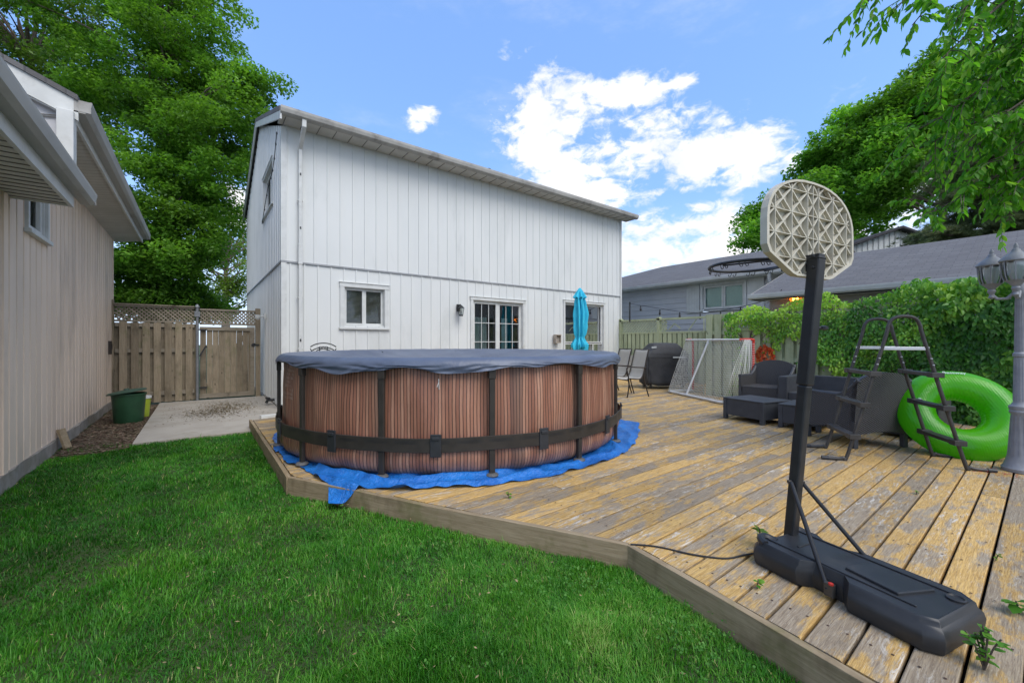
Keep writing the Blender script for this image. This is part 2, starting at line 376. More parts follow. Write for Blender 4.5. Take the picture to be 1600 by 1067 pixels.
def poolwall():
    m,nt,p,co,o=newmat('printed wood stripe liner')
    sp=N(nt,'ShaderNodeSeparateXYZ'); nt.links.new(co,sp.inputs[0])
    ang=M_(nt,'ARCTAN2',sp.outputs[1],sp.outputs[0])
    warp=M_(nt,'MULTIPLY',M_(nt,'SUBTRACT',noise(nt,mapping(nt,co,(1.3,1.3,.8)),1.5,1),.5),.016)
    s=M_(nt,'DIVIDE',M_(nt,'ADD',ang,M_(nt,'ADD',warp,4.0)),.0144)
    fr=M_(nt,'FRACT',s); fl=M_(nt,'FLOOR',s)
    wn=N(nt,'ShaderNodeTexWhiteNoise',noise_dimensions='1D'); nt.links.new(fl,wn.inputs['W'])
    wn2=N(nt,'ShaderNodeTexWhiteNoise',noise_dimensions='1D'); nt.links.new(M_(nt,'FLOOR',M_(nt,'DIVIDE',s,4)),wn2.inputs['W'])
    r=N(nt,'ShaderNodeValToRGB'); nt.links.new(wn.outputs['Value'],r.inputs[0]); e=r.color_ramp.elements
    e[0].color=(.27,.115,.070,1); e[1].color=(.46,.25,.165,1); x=e.new(.4); x.color=(.34,.155,.097,1); x=e.new(.75); x.color=(.41,.205,.13,1)
    x=r.outputs[0]; x=mixc(nt,M_(nt,'MULTIPLY',M_(nt,'GREATER_THAN',wn2.outputs['Value'],.84),.6),x,(.10,.062,.05))
    g=noise(nt,mapping(nt,co,(9,9,.8)),9,5,.7); x=mixc(nt,M_(nt,'MULTIPLY',smooth(nt,g,.4,.75),.35),x,(.13,.06,.045))
    x=mixc(nt,M_(nt,'MULTIPLY',smooth(nt,noise(nt,mapping(nt,co,(1,1,1)),1.6,4),.5,.8),.25),x,(.16,.13,.12))
    ln=M_(nt,'LESS_THAN',fr,.24); x=mixc(nt,M_(nt,'MULTIPLY',ln,.86),x,(.022,.014,.012))
    sp_=M_(nt,'MULTIPLY',smooth(nt,M_(nt,'ADD',sp.outputs[2],M_(nt,'MULTIPLY',noise(nt,co,7,5,.7),.25)),.32,.10),.4); x=mixc(nt,sp_,x,(.20,.15,.11))
    setc(nt,p,x); p.inputs['Roughness'].default_value=.48
    bump(nt,p,M_(nt,'ADD',noise(nt,mapping(nt,co,(3,3,1)),2.5,4),M_(nt,'MULTIPLY',ln,-.05)),.35,.03); return m
POOLW=poolwall()
def glassmat(name,tint=(.8,.9,.9),g=.25):
    m,nt,p,co,o=newmat(name); tr=N(nt,'ShaderNodeBsdfTransparent'); tr.inputs[0].default_value=tint+(1,)
    gl=N(nt,'ShaderNodeBsdfGlossy'); gl.inputs['Roughness'].default_value=.04; fz=N(nt,'ShaderNodeFresnel'); fz.inputs[0].default_value=1.5
    f=M_(nt,'ADD',M_(nt,'MULTIPLY',fz.outputs[0],1.0),g,clamp=True)
    b=N(nt,'ShaderNodeBump'); b.inputs['Strength'].default_value=.06; b.inputs['Distance'].default_value=.05; nt.links.new(noise(nt,co,1.5,2),b.inputs['Height']); nt.links.new(b.outputs[0],gl.inputs['Normal'])
    mx=N(nt,'ShaderNodeMixShader'); nt.links.new(f,mx.inputs[0]); nt.links.new(tr.outputs[0],mx.inputs[1]); nt.links.new(gl.outputs[0],mx.inputs[2]); nt.links.new(mx.outputs[0],o.inputs[0]); return m
GLASS=glassmat('window glass',(.80,.86,.84),.01)
LGLASS=glassmat('lamp glass',(.86,.9,.9),.12)
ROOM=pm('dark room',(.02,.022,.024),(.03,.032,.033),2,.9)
BLIND=pm('blind slats',(.26,.27,.24),(.22,.23,.20),5,.6)
CURT=pm('net curtain',(.52,.56,.58),(.40,.44,.47),3,.8,.4,8,.03,(6,6,.4))
CURTD=pm('dark curtain',(.13,.17,.20),(.09,.12,.15),3,.8,.4,8,.03,(9,9,.3))
PALEB=pm('pale shade cloth',(.62,.76,.74),(.56,.70,.69),2,.7)
BARK=pm('bark',(.085,.065,.05),(.14,.115,.09),8,.9,.8,18,.03,(1,1,.25))
def emis(name,c,s):
    m,nt,p,co,o=newmat(name); e=N(nt,'ShaderNodeEmission'); e.inputs[0].default_value=c+(1,); e.inputs[1].default_value=s; nt.links.new(e.outputs[0],o.inputs[0]); return m

# ---------------------------------------------------------------- ground, lawn, slab, deck
def struct(o): o['kind']='structure'; return o
b=MB(); n=40
b.add([(-150,-150,0),(200,-150,0),(200,200,0),(-150,200,0)],[(0,1,2,3)])
struct(b.build('ground',GROUND))
SLAB=[(-.68,7.19),(.66,7.16),(.70,7.44),(1.30,7.44),(1.30,11.56),(-.66,11.56)]
struct(MB().prism(SLAB,-.05,.035).build('concrete_slab',CONC,bevel=.006))
struct(MB().prism([(-1.36,6.9),(-.70,7.0),(-.67,11.55),(-1.36,11.55)],-.05,.012).build('soil_bed',SOIL))
def deck_left(y):
    if y>7.44: return 1.34
    if y>4.1: return .66
    if y>1.5: return .66+(4.1-y)/2.6*1.385
    return 2.045-(1.5-y)*.13
b=MB(); y=-1.2; P=.1385; k=0
while y<8.95:
    y0,y1=y+.0065,y+P-.0065
    xr=9.02 if y<4.75 else 11.45
    xa=(deck_left(y0),deck_left(y1)); xs=[None]; x=max(xa)+random.uniform(.6,3.6)
    while x<xr-.5: xs.append(x); x+=random.choice([1.8,2.4,3.0,3.6])
    xs.append(xr)
    for i in range(len(xs)-1):
        dz=random.uniform(-.0025,.0025); tw=random.uniform(-.0012,.0012)
        a0,a1=(xa[0]+.006,xa[1]+.006) if i==0 else (xs[i]+.0015,)*2
        e=xs[i+1]-.0015; rr=random.random()
        nseg=max(1,int((e-a0)/.5)); zt=.15+dz
        for q in range(nseg):
            t0,t1=q/nseg,(q+1)/nseg
            c=[(a0+(e-a0)*t0,y0),(a0+(e-a0)*t1,y0),(a1+(e-a1)*t1,y1),(a1+(e-a1)*t0,y1)]
            ch=.004
            vs=[(c[0][0],c[0][1],.115),(c[1][0],c[1][1],.115),(c[2][0],c[2][1],.115),(c[3][0],c[3][1],.115),
                (c[0][0],c[0][1],zt-ch),(c[1][0],c[1][1],zt-ch),(c[2][0],c[2][1],zt-ch),(c[3][0],c[3][1],zt-ch),
                (c[0][0],c[0][1]+ch,zt-tw),(c[1][0],c[1][1]+ch,zt-tw),(c[2][0],c[2][1]-ch,zt+tw),(c[3][0],c[3][1]-ch,zt+tw)]
            fs=[(0,1,5,4),(2,3,7,6),(4,5,9,8),(6,7,11,10),(8,9,10,11)]
            if q==0: fs+=[(3,0,4,7),(4,8,11,7)]
            if q==nseg-1: fs+=[(1,2,6,5),(5,6,10,9)]
            b.add(vs,fs,rr)
    y+=P; k+=1
deck=struct(b.build('deck',DECK)); 
# near-black slab under the boards: shade in the gaps put into its colour
u_=MB()
u_.prism([(.74,4.1),(2.1,1.52),(1.8,-1.2),(11.4,-1.2),(11.4,8.9),(1.4,8.9),(1.4,7.4),(.74,7.4)],.01,.06)
u_.build('gap_shade',pm('dark underside',(.012,.010,.008),(.02,.016,.012),5,.95),deck)
def edge(a,b_,t=.038,z0=-.03,z1=.153,name='edge_board'):
    a,b_=Vector(a),Vector(b_); m=MB(); d=(b_-a).normalized(); nrm=Vector((d.y,-d.x))
    L=(b_-a).length; n=max(2,int(L/.25))
    ang=math.atan2(d.y,d.x)
    # built along local x so the grain runs lengthwise
    m.grid(lambda s,t_:(s*L,[0,0,-t,-t,0][int(round(t_*4))],[z0,z1,z1,z0,z0][int(round(t_*4))]+(0.004*math.sin(s*L*3.1) if int(round(t_*4)) in (1,2) else 0)),n,5)
    m.add([(0,0,z0),(0,-t,z0),(0,-t,z1),(0,0,z1)],[(0,1,2,3)]); m.add([(L,0,z0),(L,-t,z0),(L,-t,z1),(L,0,z1)],[(3,2,1,0)])
    o=m.build(name,EDGE,deck,bevel=.003); o.location=(a.x,a.y,0); o.rotation_euler=(0,0,ang); return o
edge((.655,7.44),(.655,4.085)); edge((.66,4.08),(2.035,1.515)); edge((2.04,1.5),(1.69,-1.2))
# nail heads
nb=MB()
for j in range(0,26):
    yy=-1.2+j*P
    for xj in np.arange(2.11,8.6,.407):
        if xj<deck_left(yy)+.1: continue
        for dy in (.035,.10): nb.add([(xj+.0055*math.cos(a),yy+dy+.0055*math.sin(a),.1535) for a in np.arange(0,6.2,1.05)],[(0,1,2,3,4,5)])
nb.build('nail_heads',pm('rusty nails',(.05,.03,.02),(.08,.045,.03),9,.7),deck)

# ---------------------------------------------------------------- ribbed walls
def ribbed(m,O,U,Nn,L,z0,ztop,pitch,ribw,depth,openings=(),slope=.004,phase=0,kinks=()):
    O,U,Nn=Vector(O),Vector(U),Vector(Nn)
    pts=[(0.0,0.0)]
    x=phase
    while x<L:
        for (dx,dd) in ((0,0),(slope,depth),(ribw-slope,depth),(ribw,0)):
            if 0<x+dx<L: pts.append((x+dx,dd))
        x+=pitch
    pts.append((L,0.0))
    def off(u):
        for i in range(len(pts)-1):
            if pts[i][0]<=u<=pts[i+1][0]:
                a,b_=pts[i],pts[i+1]; return a[1]+(b_[1]-a[1])*(u-a[0])/max(b_[0]-a[0],1e-6)
        return 0
    us=sorted(set([p[0] for p in pts]+[e for o in openings for e in o[:2] if 0<e<L]+[k for k in kinks]))
    r=random.random()
    for i in range(len(us)-1):
        a,b_=us[i],us[i+1]
        if b_-a<1e-5: continue
        mid=(a+b_)/2; da,db=off(a),off(b_)
        cuts=[(o[2],o[3]) for o in openings if o[0]<mid<o[1]]
        segs=[]; z=z0
        for (ca,cb) in sorted(cuts): segs.append((z,ca,False)); z=cb
        segs.append((z,None,True))
        if int((mid-phase)/pitch)!=int((a-1e-4-phase)/pitch): pass
        rr=((math.floor((mid-phase)/pitch)*.618)%1)
        for (za,zb,top) in segs:
            t0=ztop(a) if top else zb; t1=ztop(b_) if top else zb
            if t0-za<1e-4 and t1-za<1e-4: continue
            p=[O+U*a+Nn*da,O+U*b_+Nn*db]
            m.add([p[0]+Vector((0,0,za)),p[1]+Vector((0,0,za)),p[1]+Vector((0,0,t1)),p[0]+Vector((0,0,t0))],[(0,1,2,3)],rr)
def window(par,O,U,Nn,w,h,z,split=1,fw=.07,rec=.05,casing=.09,back='blind',rail=True,lower=0,grid=None,name='window',slats=True):
    """O: left bottom corner on the wall plane; casing outside, sash frames, panes, blinds and a dark recess"""
    O,U,Nn=Vector(O),Vector(U),Vector(Nn); Z=Vector((0,0,1)); O=O+Z*z
    def bx(m,u0,u1,z0,z1,n0,n1):
        c=O+U*(u0+u1)/2+Z*(z0+z1)/2+Nn*(n0+n1)/2; m.obox(c,U*(u1-u0)/2,Nn*(n1-n0)/2,Z*(z1-z0)/2)
    f=MB()
    if casing:
        bx(f,-casing,0,-casing*.3,h,-.002,.03); bx(f,w,w+casing,-casing*.3,h,-.002,.03); bx(f,-casing-.01,w+casing+.01,h,h+casing,-.002,.035)
        bx(f,-casing-.02,w+casing+.02,h+casing,h+casing+.015,-.002,.05); bx(f,-casing-.02,w+casing+.02,-casing*.3-.045,-casing*.3,-.002,.055)
    # reveal
    bx(f,0,.012,0,h,-.13,.0); bx(f,w-.012,w,0,h,-.13,.0); bx(f,.012,w-.012,h-.012,h,-.13,0); bx(f,.012,w-.012,0,.012,-.13,0)
    fo=f.build(name,TRIM,par,world=True,bevel=.004)
    s=MB(); p=MB(); n0,n1=-rec-.03,-rec+.01
    x0,x1,z0,z1=.012,w-.012,.012,h-.012
    zl=z0+lower
    if lower: bx(s,x0,x1,zl-.03,zl+.03,n0,n1)
    cols=[x0+(x1-x0)*i/split for i in range(split+1)]
    for i in range(split):
        a,b_=cols[i],cols[i+1]; dn=.02*i
        bx(s,a,a+fw,zl,z1,n0-dn,n1-dn); bx(s,b_-fw,b_,zl,z1,n0-dn-.001,n1-dn-.001); bx(s,a+fw,b_-fw,z1-fw,z1,n0-dn,n1-dn); bx(s,a+fw,b_-fw,zl,zl+fw*1.1,n0-dn,n1-dn)
        if grid:
            gx,gz=grid
            for k in range(1,gx): xx=a+fw+(b_-a-2*fw)*k/gx; bx(s,xx-.008,xx+.008,zl+fw,z1-fw,n0-dn+.012,n0-dn+.024)
            for k in range(1,gz): zz=zl+fw+(z1-zl-2*fw)*k/gz; bx(s,a+fw,b_-fw,zz-.008,zz+.008,n0-dn+.011,n0-dn+.025)
    if lower:
        for k in range(1,4): xx=x0+(x1-x0)*k/4; bx(s,xx-.02,xx+.02,z0,zl-.03,n0,n1)
    s.build('sash',TRIM,fo,bevel=.003,world=True)
    bx(p,x0+.01,x1-.01,z0+.01,z1-.01,-rec-.058,-rec-.054); p.build('pane',GLASS,fo,world=True)
    for part_,mt,fnc in back_parts(back,x0,x1,z0,z1,w,h):
        m=MB(); fnc(m,bx); m.build(part_,mt,fo,world=True)
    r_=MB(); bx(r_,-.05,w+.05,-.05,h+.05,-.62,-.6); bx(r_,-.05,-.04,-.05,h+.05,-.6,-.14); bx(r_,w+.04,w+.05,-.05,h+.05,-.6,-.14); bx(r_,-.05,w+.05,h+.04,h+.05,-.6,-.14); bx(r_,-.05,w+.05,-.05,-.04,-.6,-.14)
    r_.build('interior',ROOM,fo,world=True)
    return fo
def back_parts(kind,x0,x1,z0,z1,w,h):
    if kind=='blind':
        def f(m,bx):
            z=z0+.03
            while z<z1-.02: bx(m,x0+.02,x1-.02,z,z+.004,-.115,-.095); z+=.026
        return [('blind',BLIND,f)]
    if kind=='shade': return [('shade',PALEB,lambda m,bx: bx(m,x0+.01,x1-.01,z0+.01,z1-.01,-.125,-.12))]
    if kind=='door':
        def f(m,bx):
            n=26
            for i in range(n):
                a=x0+(x1-x0)*(.05+.27*i/n); bx(m,a,a+(x1-x0)*.27/n,z0,z1-.42,-.16-.012*math.sin(i*1.3),-.15-.012*math.sin(i*1.3))
            for i in range(10):
                a=x0+(x1-x0)*(.62+.12*i/10); bx(m,a,a+(x1-x0)*.012,z0,z1-.42,-.16-.012*math.sin(i*1.3),-.15-.012*math.sin(i*1.3))
        return [('curtain',CURT,f)]
    if kind=='curtain':
        def f(m,bx):
            n=60
            for i in range(n):
                a=x0+(x1-x0)*(i/n); dd=.02*math.sin(i*.9)+.01*math.sin(i*2.3); bx(m,a,a+(x1-x0)/n,z0+.35,z1-.02,-.18-dd,-.17-dd)
        return [('curtain',CURTD,f)]
    return []
# ---------------------------------------------------------------- white house
hs=thing('white_house','two storey white metal clad house standing behind the round pool','house',(1.29,9.0,0))
X0,X1,Y0,YB=1.29,11.65,9.0,16.1
SEAM=2.90
win1=(2.44-X0,3.30-X0,1.68,2.50); door=(5.62-X0,7.27-X0,.26,2.42); bigw=(8.93-X0,10.72-X0,.86,2.55)
lo=MB(); ribbed(lo,(X0,Y0,0),(1,0,0),(0,-1,0),X1-X0,.02,lambda u:SEAM-.0,.252,.034,.015,[win1,door,bigw],phase=.12)
hi=MB(); ribbed(hi,(X0,Y0-.006,0),(1,0,0),(0,-1,0),X1-X0,SEAM+.015,lambda u:5.60,.252,.034,.015,phase=.05)
Lg=YB-Y0; RIDGE=3.56
def gz(u):
    return 5.52+(7.0-5.52)*min(u/RIDGE,1) if u<RIDGE else 7.0-(7.0-5.5)*(u-RIDGE)/(Lg-RIDGE)
ribbed(lo,(X0,YB,0),(0,-1,0),(-1,0,0),Lg,.02,lambda u:SEAM,.252,.034,.015)
gw=(Lg-(11.72-Y0),Lg-(10.15-Y0),4.36,5.26)
ribbed(hi,(X0-.006,YB,0),(0,-1,0),(-1,0,0),Lg,SEAM+.015,lambda u:gz(Lg-u),.252,.034,.015,[gw],kinks=(Lg-RIDGE,))
for a,b_ in (((X1,Y0),(X1,YB)),((X1,YB),(X0,YB))):
    lo.add([(a[0],a[1],0),(b_[0],b_[1],0),(b_[0],b_[1],5.5),(a[0],a[1],5.5)],[(0,1,2,3)])
lo.add([(X1,Y0,5.5),(X1,YB,5.5),(X1,Y0+RIDGE,7.0)],[(0,1,2)])
lo.build('lower_wall',WHITE,hs,world=True); hi.build('upper_wall',WHITE,hs,world=True)
m=MB(); m.box((X0-.03,Y0-.028,SEAM-.012),(X1+.01,Y0-.004,SEAM+.02)); m.box((X0-.03,Y0-.004,SEAM-.012),(X0-.004,YB,SEAM+.02)); m.build('seam_flashing',pm('flashing',(.33,.34,.35),(.26,.27,.28),5,.4),hs,world=True)
m=MB(); m.box((X0-.022,Y0-.022,.03),(X0+.07,Y0-.014,SEAM-.012)); m.box((X0-.022,Y0-.014,.03),(X0-.014,Y0+.07,SEAM-.012)); m.box((X0-.030,Y0-.030,SEAM+.02),(X0+.07,Y0-.021,5.5)); m.box((X0-.030,Y0-.021,SEAM+.02),(X0-.021,Y0+.07,5.5)); m.build('corner_trim',TRIM,hs,world=True); m=MB(); m.box((X1-.06,Y0-.03,.03),(X1+.02,Y0-.024,5.55)); m.build('corner_trim',TRIM,hs,world=True)
m=MB(); m.box((X0-.012,Y0-.03,-.02),(X1+.01,Y0+.01,.10)); m.box((X0-.03,Y0-.02,-.02),(X0+.01,YB,.06)); m.build('foundation',FOUND,hs,world=True)
# roof
m=MB(); ye=8.57
def slope(m,xa,xb,y0,z0,y1,z1,t=.09):
    m.add([(xa,y0,z0),(xb,y0,z0),(xb,y1,z1),(xa,y1,z1),(xa,y0,z0+t),(xb,y0,z0+t),(xb,y1,z1+t),(xa,y1,z1+t)],[(0,3,2,1),(4,5,6,7),(0,1,5,4),(1,2,6,5),(2,3,7,6),(3,0,4,7)])
zr=7.07; slope(m,X0-.11,X1+.3,8.58,5.60,Y0+RIDGE,zr); slope(m,X0-.11,X1+.3,Y0+RIDGE+.001,zr,YB+.3,5.50)
m.build('roof',SHING,hs,world=True)
m=MB(); m.box((X0-.08,8.60,5.535),(X1+.27,Y0-.01,5.55))
sf=m.build('soffit',SOFFIT,hs,world=True)
m=MB()
x=X0
while x<X1+.25: m.box((x,8.61,5.527),(x+.008,Y0-.03,5.536)); x+=.30
m.build('soffit_seams',pm('seam dark',(.12,.12,.11),(.1,.1,.09),4,.7),sf,world=True)
m=MB()
prof=[(8.60,5.53),(8.53,5.53),(8.49,5.56),(8.475,5.62),(8.475,5.665),(8.49,5.665),(8.49,5.63),(8.505,5.575),(8.60,5.56)]
m.add([(x,y,z) for x in (X0-.10,X1+.30) for (y,z) in prof],[tuple(range(9)),tuple(range(17,8,-1))]+[(i,(i+1)%9,9+(i+1)%9,9+i) for i in range(9)])
m.build('gutter',GUTTER,hs,world=True)
m=MB(); m.box((X0-.08,8.588,5.56),(X1+.28,8.60,5.67)); m.build('fascia',TRIM,hs,world=True)
m=MB()
for (ya,za,yb,zb) in ((8.53,5.50,Y0+RIDGE,7.0),(Y0+RIDGE,7.0,YB+.3,5.42)):
    m.add([(x,y,z+dz) for x in (X0-.105,X0-.075) for (y,z) in ((ya,za),(yb,zb)) for dz in (-.07,.075)],[(0,1,3,2),(4,6,7,5),(0,4,5,1),(2,3,7,6),(0,2,6,4),(1,5,7,3)])
m.build('rake_board',TRIM,hs,world=True)
m=MB()
x=X0+.30
m.bar((x,8.55,5.54),(x,8.56,5.40),.075,.065); m.bar((x,8.56,5.42),(x,8.93,5.12),.075,.06); m.bar((x,8.93,5.15),(x,8.93,2.95),.078,.06); m.bar((x,8.935,3.26),(x,8.935,2.86),.095,.075,r=.5); m.bar((x,8.935,2.86),(x,8.935,.25),.078,.06); m.bar((x,8.935,.28),(x-.05,8.75,.12),.078,.06)
for z in (4.1,2.2,1.2): m.box((x-.05,8.90,z),(x+.05,8.97,z+.02))
m.build('downspout',TRIM,hs,world=True,bevel=.008)
for z in (4.6,3.55,1.35): m=MB(); m.box((x-.012,8.888,z),(x+.012,8.900,z+.05)); m.build('downspout_clip',BLACK,hs,world=True)
def put(op,**k):
    return window(hs,(X0+op[0],Y0,0),(1,0,0),(0,-1,0),op[1]-op[0],op[3]-op[2],op[2],**k)
put(win1,split=2,fw=.045,back='blind')
put(door,split=2,fw=.07,back='door',grid=(3,4),name='patio_door',casing=.08)
put(bigw,split=1,fw=.05,back='curtain',lower=.42,casing=.07)
window(hs,(X0,YB-gw[0],0),(0,-1,0),(-1,0,0),gw[1]-gw[0],gw[3]-gw[2],gw[2],split=2,fw=.05,back='blind',casing=.06)
m=MB(); m.box((8.42,8.84,1.30),(8.62,8.97,1.33)); m.box((8.42,8.84,1.53),(8.64,8.97,1.56)); m.box((8.42,8.85,1.33),(8.44,8.97,1.53)); m.box((8.62,8.85,1.33),(8.64,8.97,1.53)); m.box((8.44,8.93,1.33),(8.62,8.965,1.53)); m.build('vent_hood',pm('tan plastic',(.45,.40,.34),(.30,.25,.2),6,.6),hs,world=True,bevel=.006)
m=MB(); m.tube([(5.95,8.75,5.66),(5.95,8.75,5.80)],.045,10); m.build('roof_vent',BLACK,hs,world=True)
# wall lantern
wl=thing('wall_lantern','small black glass wall lantern beside the patio door of the white house','wall lamp',(5.17,8.97,2.0))
m=MB(); m.box((-.05,-.02,.10),(.05,.0,.28)); m.tube([(0,-.02,.24),(0,-.10,.27),(0,-.14,.24)],.012,8); m.lathe([(.02,.25),(.05,.22),(.085,.19),(.095,.17)][::-1],(0,-.14,0),6)
m.lathe([(.055,-.02),(.06,0),(.055,.012)],(0,-.14,0),6)
for k in range(6):
    a=2*PI*k/6; m.bar((.052*math.cos(a),-.14+.052*math.sin(a),.01),(.085*math.cos(a),-.14+.085*math.sin(a),.17),.008,.008)
m.build('housing',BLACK,wl)
m=MB(); m.lathe([(.048,.012),(.08,.168)],(0,-.14,0),6); m.build('glass',LGLASS,wl)
m=MB(); m.lathe([(.012,.02),(.018,.05),(.02,.08),(.008,.11)],(0,-.14,0),8); m.build('bulb',CURT,wl)
# cable of small lights along the gable
cb=thing('string_light','black string light cable hanging down the gable corner of the white house','string lights',(X0-.1,9.0,2.9))
m=MB(); pts=[Vector((X0-.1,8.95,5.35)),Vector((X0-.08,9.6,4.9)),Vector((X0-.06,10.6,4.75)),Vector((X0-.06,11.6,4.2)),Vector((X0-.07,12.4,3.5)),Vector((X0-.05,12.6,5.6))]
def smoothpath(pts,n=8):
    out=[]
    P_=[pts[0]]+list(pts)+[pts[-1]]
    for i in range(1,len(P_)-2):
        for k in range(n):
            t=k/n; a,b_,c,d=[Vector(x) for x in P_[i-1:i+3]]
            out.append(.5*((2*b_)+(-a+c)*t+(2*a-5*b_+4*c-d)*t*t+(-a+3*b_-3*c+d)*t**3))
    out.append(Vector(pts[-1])); return out
sp_=smoothpath(pts[:4],14); m.tube(sp_,.008,5); m.build('cable',BLACK,cb,world=True)
m=MB()
for p in sp_[::5]: m=MB(); m.lathe([(.010,-.05),(.015,-.03),(.010,0)],p,6); m.build('bulb',BLACK,cb,world=True)

# ---------------------------------------------------------------- beige neighbour building on the left
bb=thing('beige_building','single storey beige board clad building along the left edge of the lawn','building',(-1.4,7,0))
XW=-1.40; YE=11.7
m=MB(); sw=(6.35-2,7.0-2,2.52,3.02)
ribbed(m,(XW,2,0),(0,1,0),(1,0,0),YE-2,.14,lambda u:3.55,.2,.034,-.032,[sw],slope=.008,phase=.06)
m.build('wall',BEIGE,bb,world=True)
m=MB(); m.box((XW-3.6,YE-.2,0),(XW-.002,YE,3.5)); m.build('end_wall',BEIGE,bb,world=True)
for a,b_ in (((XW-.03,YE-.05,.14),(XW+.012,YE+.012,3.5)),((XW-.02,5.70,.14),(XW+.012,5.80,2.7))): m=MB(); m.box(a,b_); m.build('corner_board',BEIGE,bb,world=True)
m=MB(); m.grid(lambda s,t:(XW+.02+.012*math.sin(s*40)+.01*math.sin(s*97),2+s*9.7,-.02+.17*t),60,2); m.grid(lambda s,t:(XW+.02+.012*math.sin(s*40)+.01*math.sin(s*97)-.1*t,2+s*9.7,.15),60,2); m.build('foundation',FOUND,bb,world=True)
window(bb,(XW,7.0,0),(0,-1,0),(1,0,0),.65,.50,2.52,split=1,fw=.05,casing=.05,rec=.03,back='none',name='window')
# near lower roof
m=MB(); zs=2.70
m.box((XW,2,zs),(-1.0,5.92,zs+.02)); so1=m.build('lower_soffit',SOFFIT,bb,world=True)
m=MB()
for y in np.arange(2.1,5.9,.12): m.box((XW+.01,y,zs-.006),(-1.01,y+.006,zs))
o=m.build('soffit_grooves',pm('groove',(.2,.19,.17),(.17,.16,.15),4,.8),bb,world=True)
m=MB(); m.box((-1.02,2,zs-.01),(-.99,5.92,2.93)); m.box((XW-.4,5.90,zs-.008),(-1.02,5.92,2.95)); m.build('lower_fascia',TRIM,bb,world=True)
gp=[(0,0),(.075,0),(.11,.03),(.125,.10),(.125,.125),(.112,.125),(.10,.05),(.07,.014),(0,.014)]
def gutter(par,x,y0,y1,z,mat,name='gutter',sx=1):
    m=MB(); m.add([(x+sx*a,y,z+c) for y in (y0,y1) for (a,c) in gp],[tuple(range(9)),tuple(range(17,8,-1))]+[(i,(i+1)%9,9+(i+1)%9,9+i) for i in range(9)]); m.box((min(x,x+sx*.118),y0-.003,z+.012),(max(x,x+sx*.118),y0,z+.12)); m.box((min(x,x+sx*.118),y1,z+.012),(max(x,x+sx*.118),y1+.003,z+.12)); return m.build(name,mat,par,world=True)
gutter(bb,-.99,2,6.22,2.80,GUTTER)
def slopex(m,ya,yb,x0,z0,x1,z1,t=.05):
    m.add([(x0,ya,z0),(x0,yb,z0),(x1,yb,z1),(x1,ya,z1),(x0,ya,z0+t),(x0,yb,z0+t),(x1,yb,z1+t),(x1,ya,z1+t)],[(0,3,2,1),(4,5,6,7),(0,1,5,4),(1,2,6,5),(2,3,7,6),(3,0,4,7)])
m=MB(); slopex(m,2,5.95,-.93,2.92,-4.5,4.1,.05); m.build('lower_roof',SHING,bb,world=True)
# upper roof
m=MB(); slopex(m,5.72,12.0,-.93,3.69,-4.8,5.35,.05); m.build('upper_roof',SHING,bb,world=True)
m=MB(); m.add([(XW,5.8,3.45),(XW,12.0,3.45),(-.98,12.0,3.53),(-.98,5.8,3.53)],[(0,1,2,3)]); m.add([(XW,5.8,3.47),(XW,12.0,3.47),(-.98,12.0,3.55),(-.98,5.8,3.55)],[(3,2,1,0)]); m.build('upper_soffit',SOFFIT,bb,world=True)
m=MB()
for y in np.arange(5.9,12,.12): m.add([(XW,y,3.446),(XW,y+.006,3.446),(-.99,y+.006,3.524),(-.99,y,3.524)],[(0,1,2,3)])
m.build('soffit_grooves',bpy.data.materials['groove'],bb,world=True)
m=MB(); m.box((-.985,5.78,3.50),(-.96,12.0,3.70)); m.build('upper_fascia',TRIM,bb,world=True)
gutter(bb,-.96,5.74,12.02,3.58,GUTTER)
m=MB(); m.add([(-.95,5.76,3.52),(-1.0,5.76,3.52),(-4.7,5.76,4.98),(-4.7,5.76,5.30),(-.93,5.76,3.72)],[(0,1,2,3,4)]); m.add([(x,y,z) for y in (5.74,5.77) for (x,z) in ((-.93,3.50),(-.93,3.71),(-4.8,5.36),(-4.8,5.15))],[(0,3,2,1),(4,5,6,7),(0,1,5,4),(1,2,6,5),(2,3,7,6),(3,0,4,7)]); m.build('rake_board',TRIM,bb,world=True)
m=MB(); m.add([(-1.06,5.82,2.9),(-1.06,5.82,3.6),(-4.6,5.82,5.1),(-4.6,5.82,2.9)],[(0,1,2,3)]); m.build('gable_wall',GSIDE,bb,world=True)
m=MB(); m.box((-1.07,5.70,2.93),(-.955,5.83,3.57)); m.build('corner_board',TRIM,bb,world=True,bevel=.004)
m=MB(); m.box((XW,11.15,1.10),(XW+.045,11.25,1.36)); m.box((XW+.045,11.17,1.20),(XW+.055,11.23,1.30)); m.build('outlet_box',pm('brown box',(.03,.022,.018),(.04,.03,.02),5,.5),bb,world=True,bevel=.004)

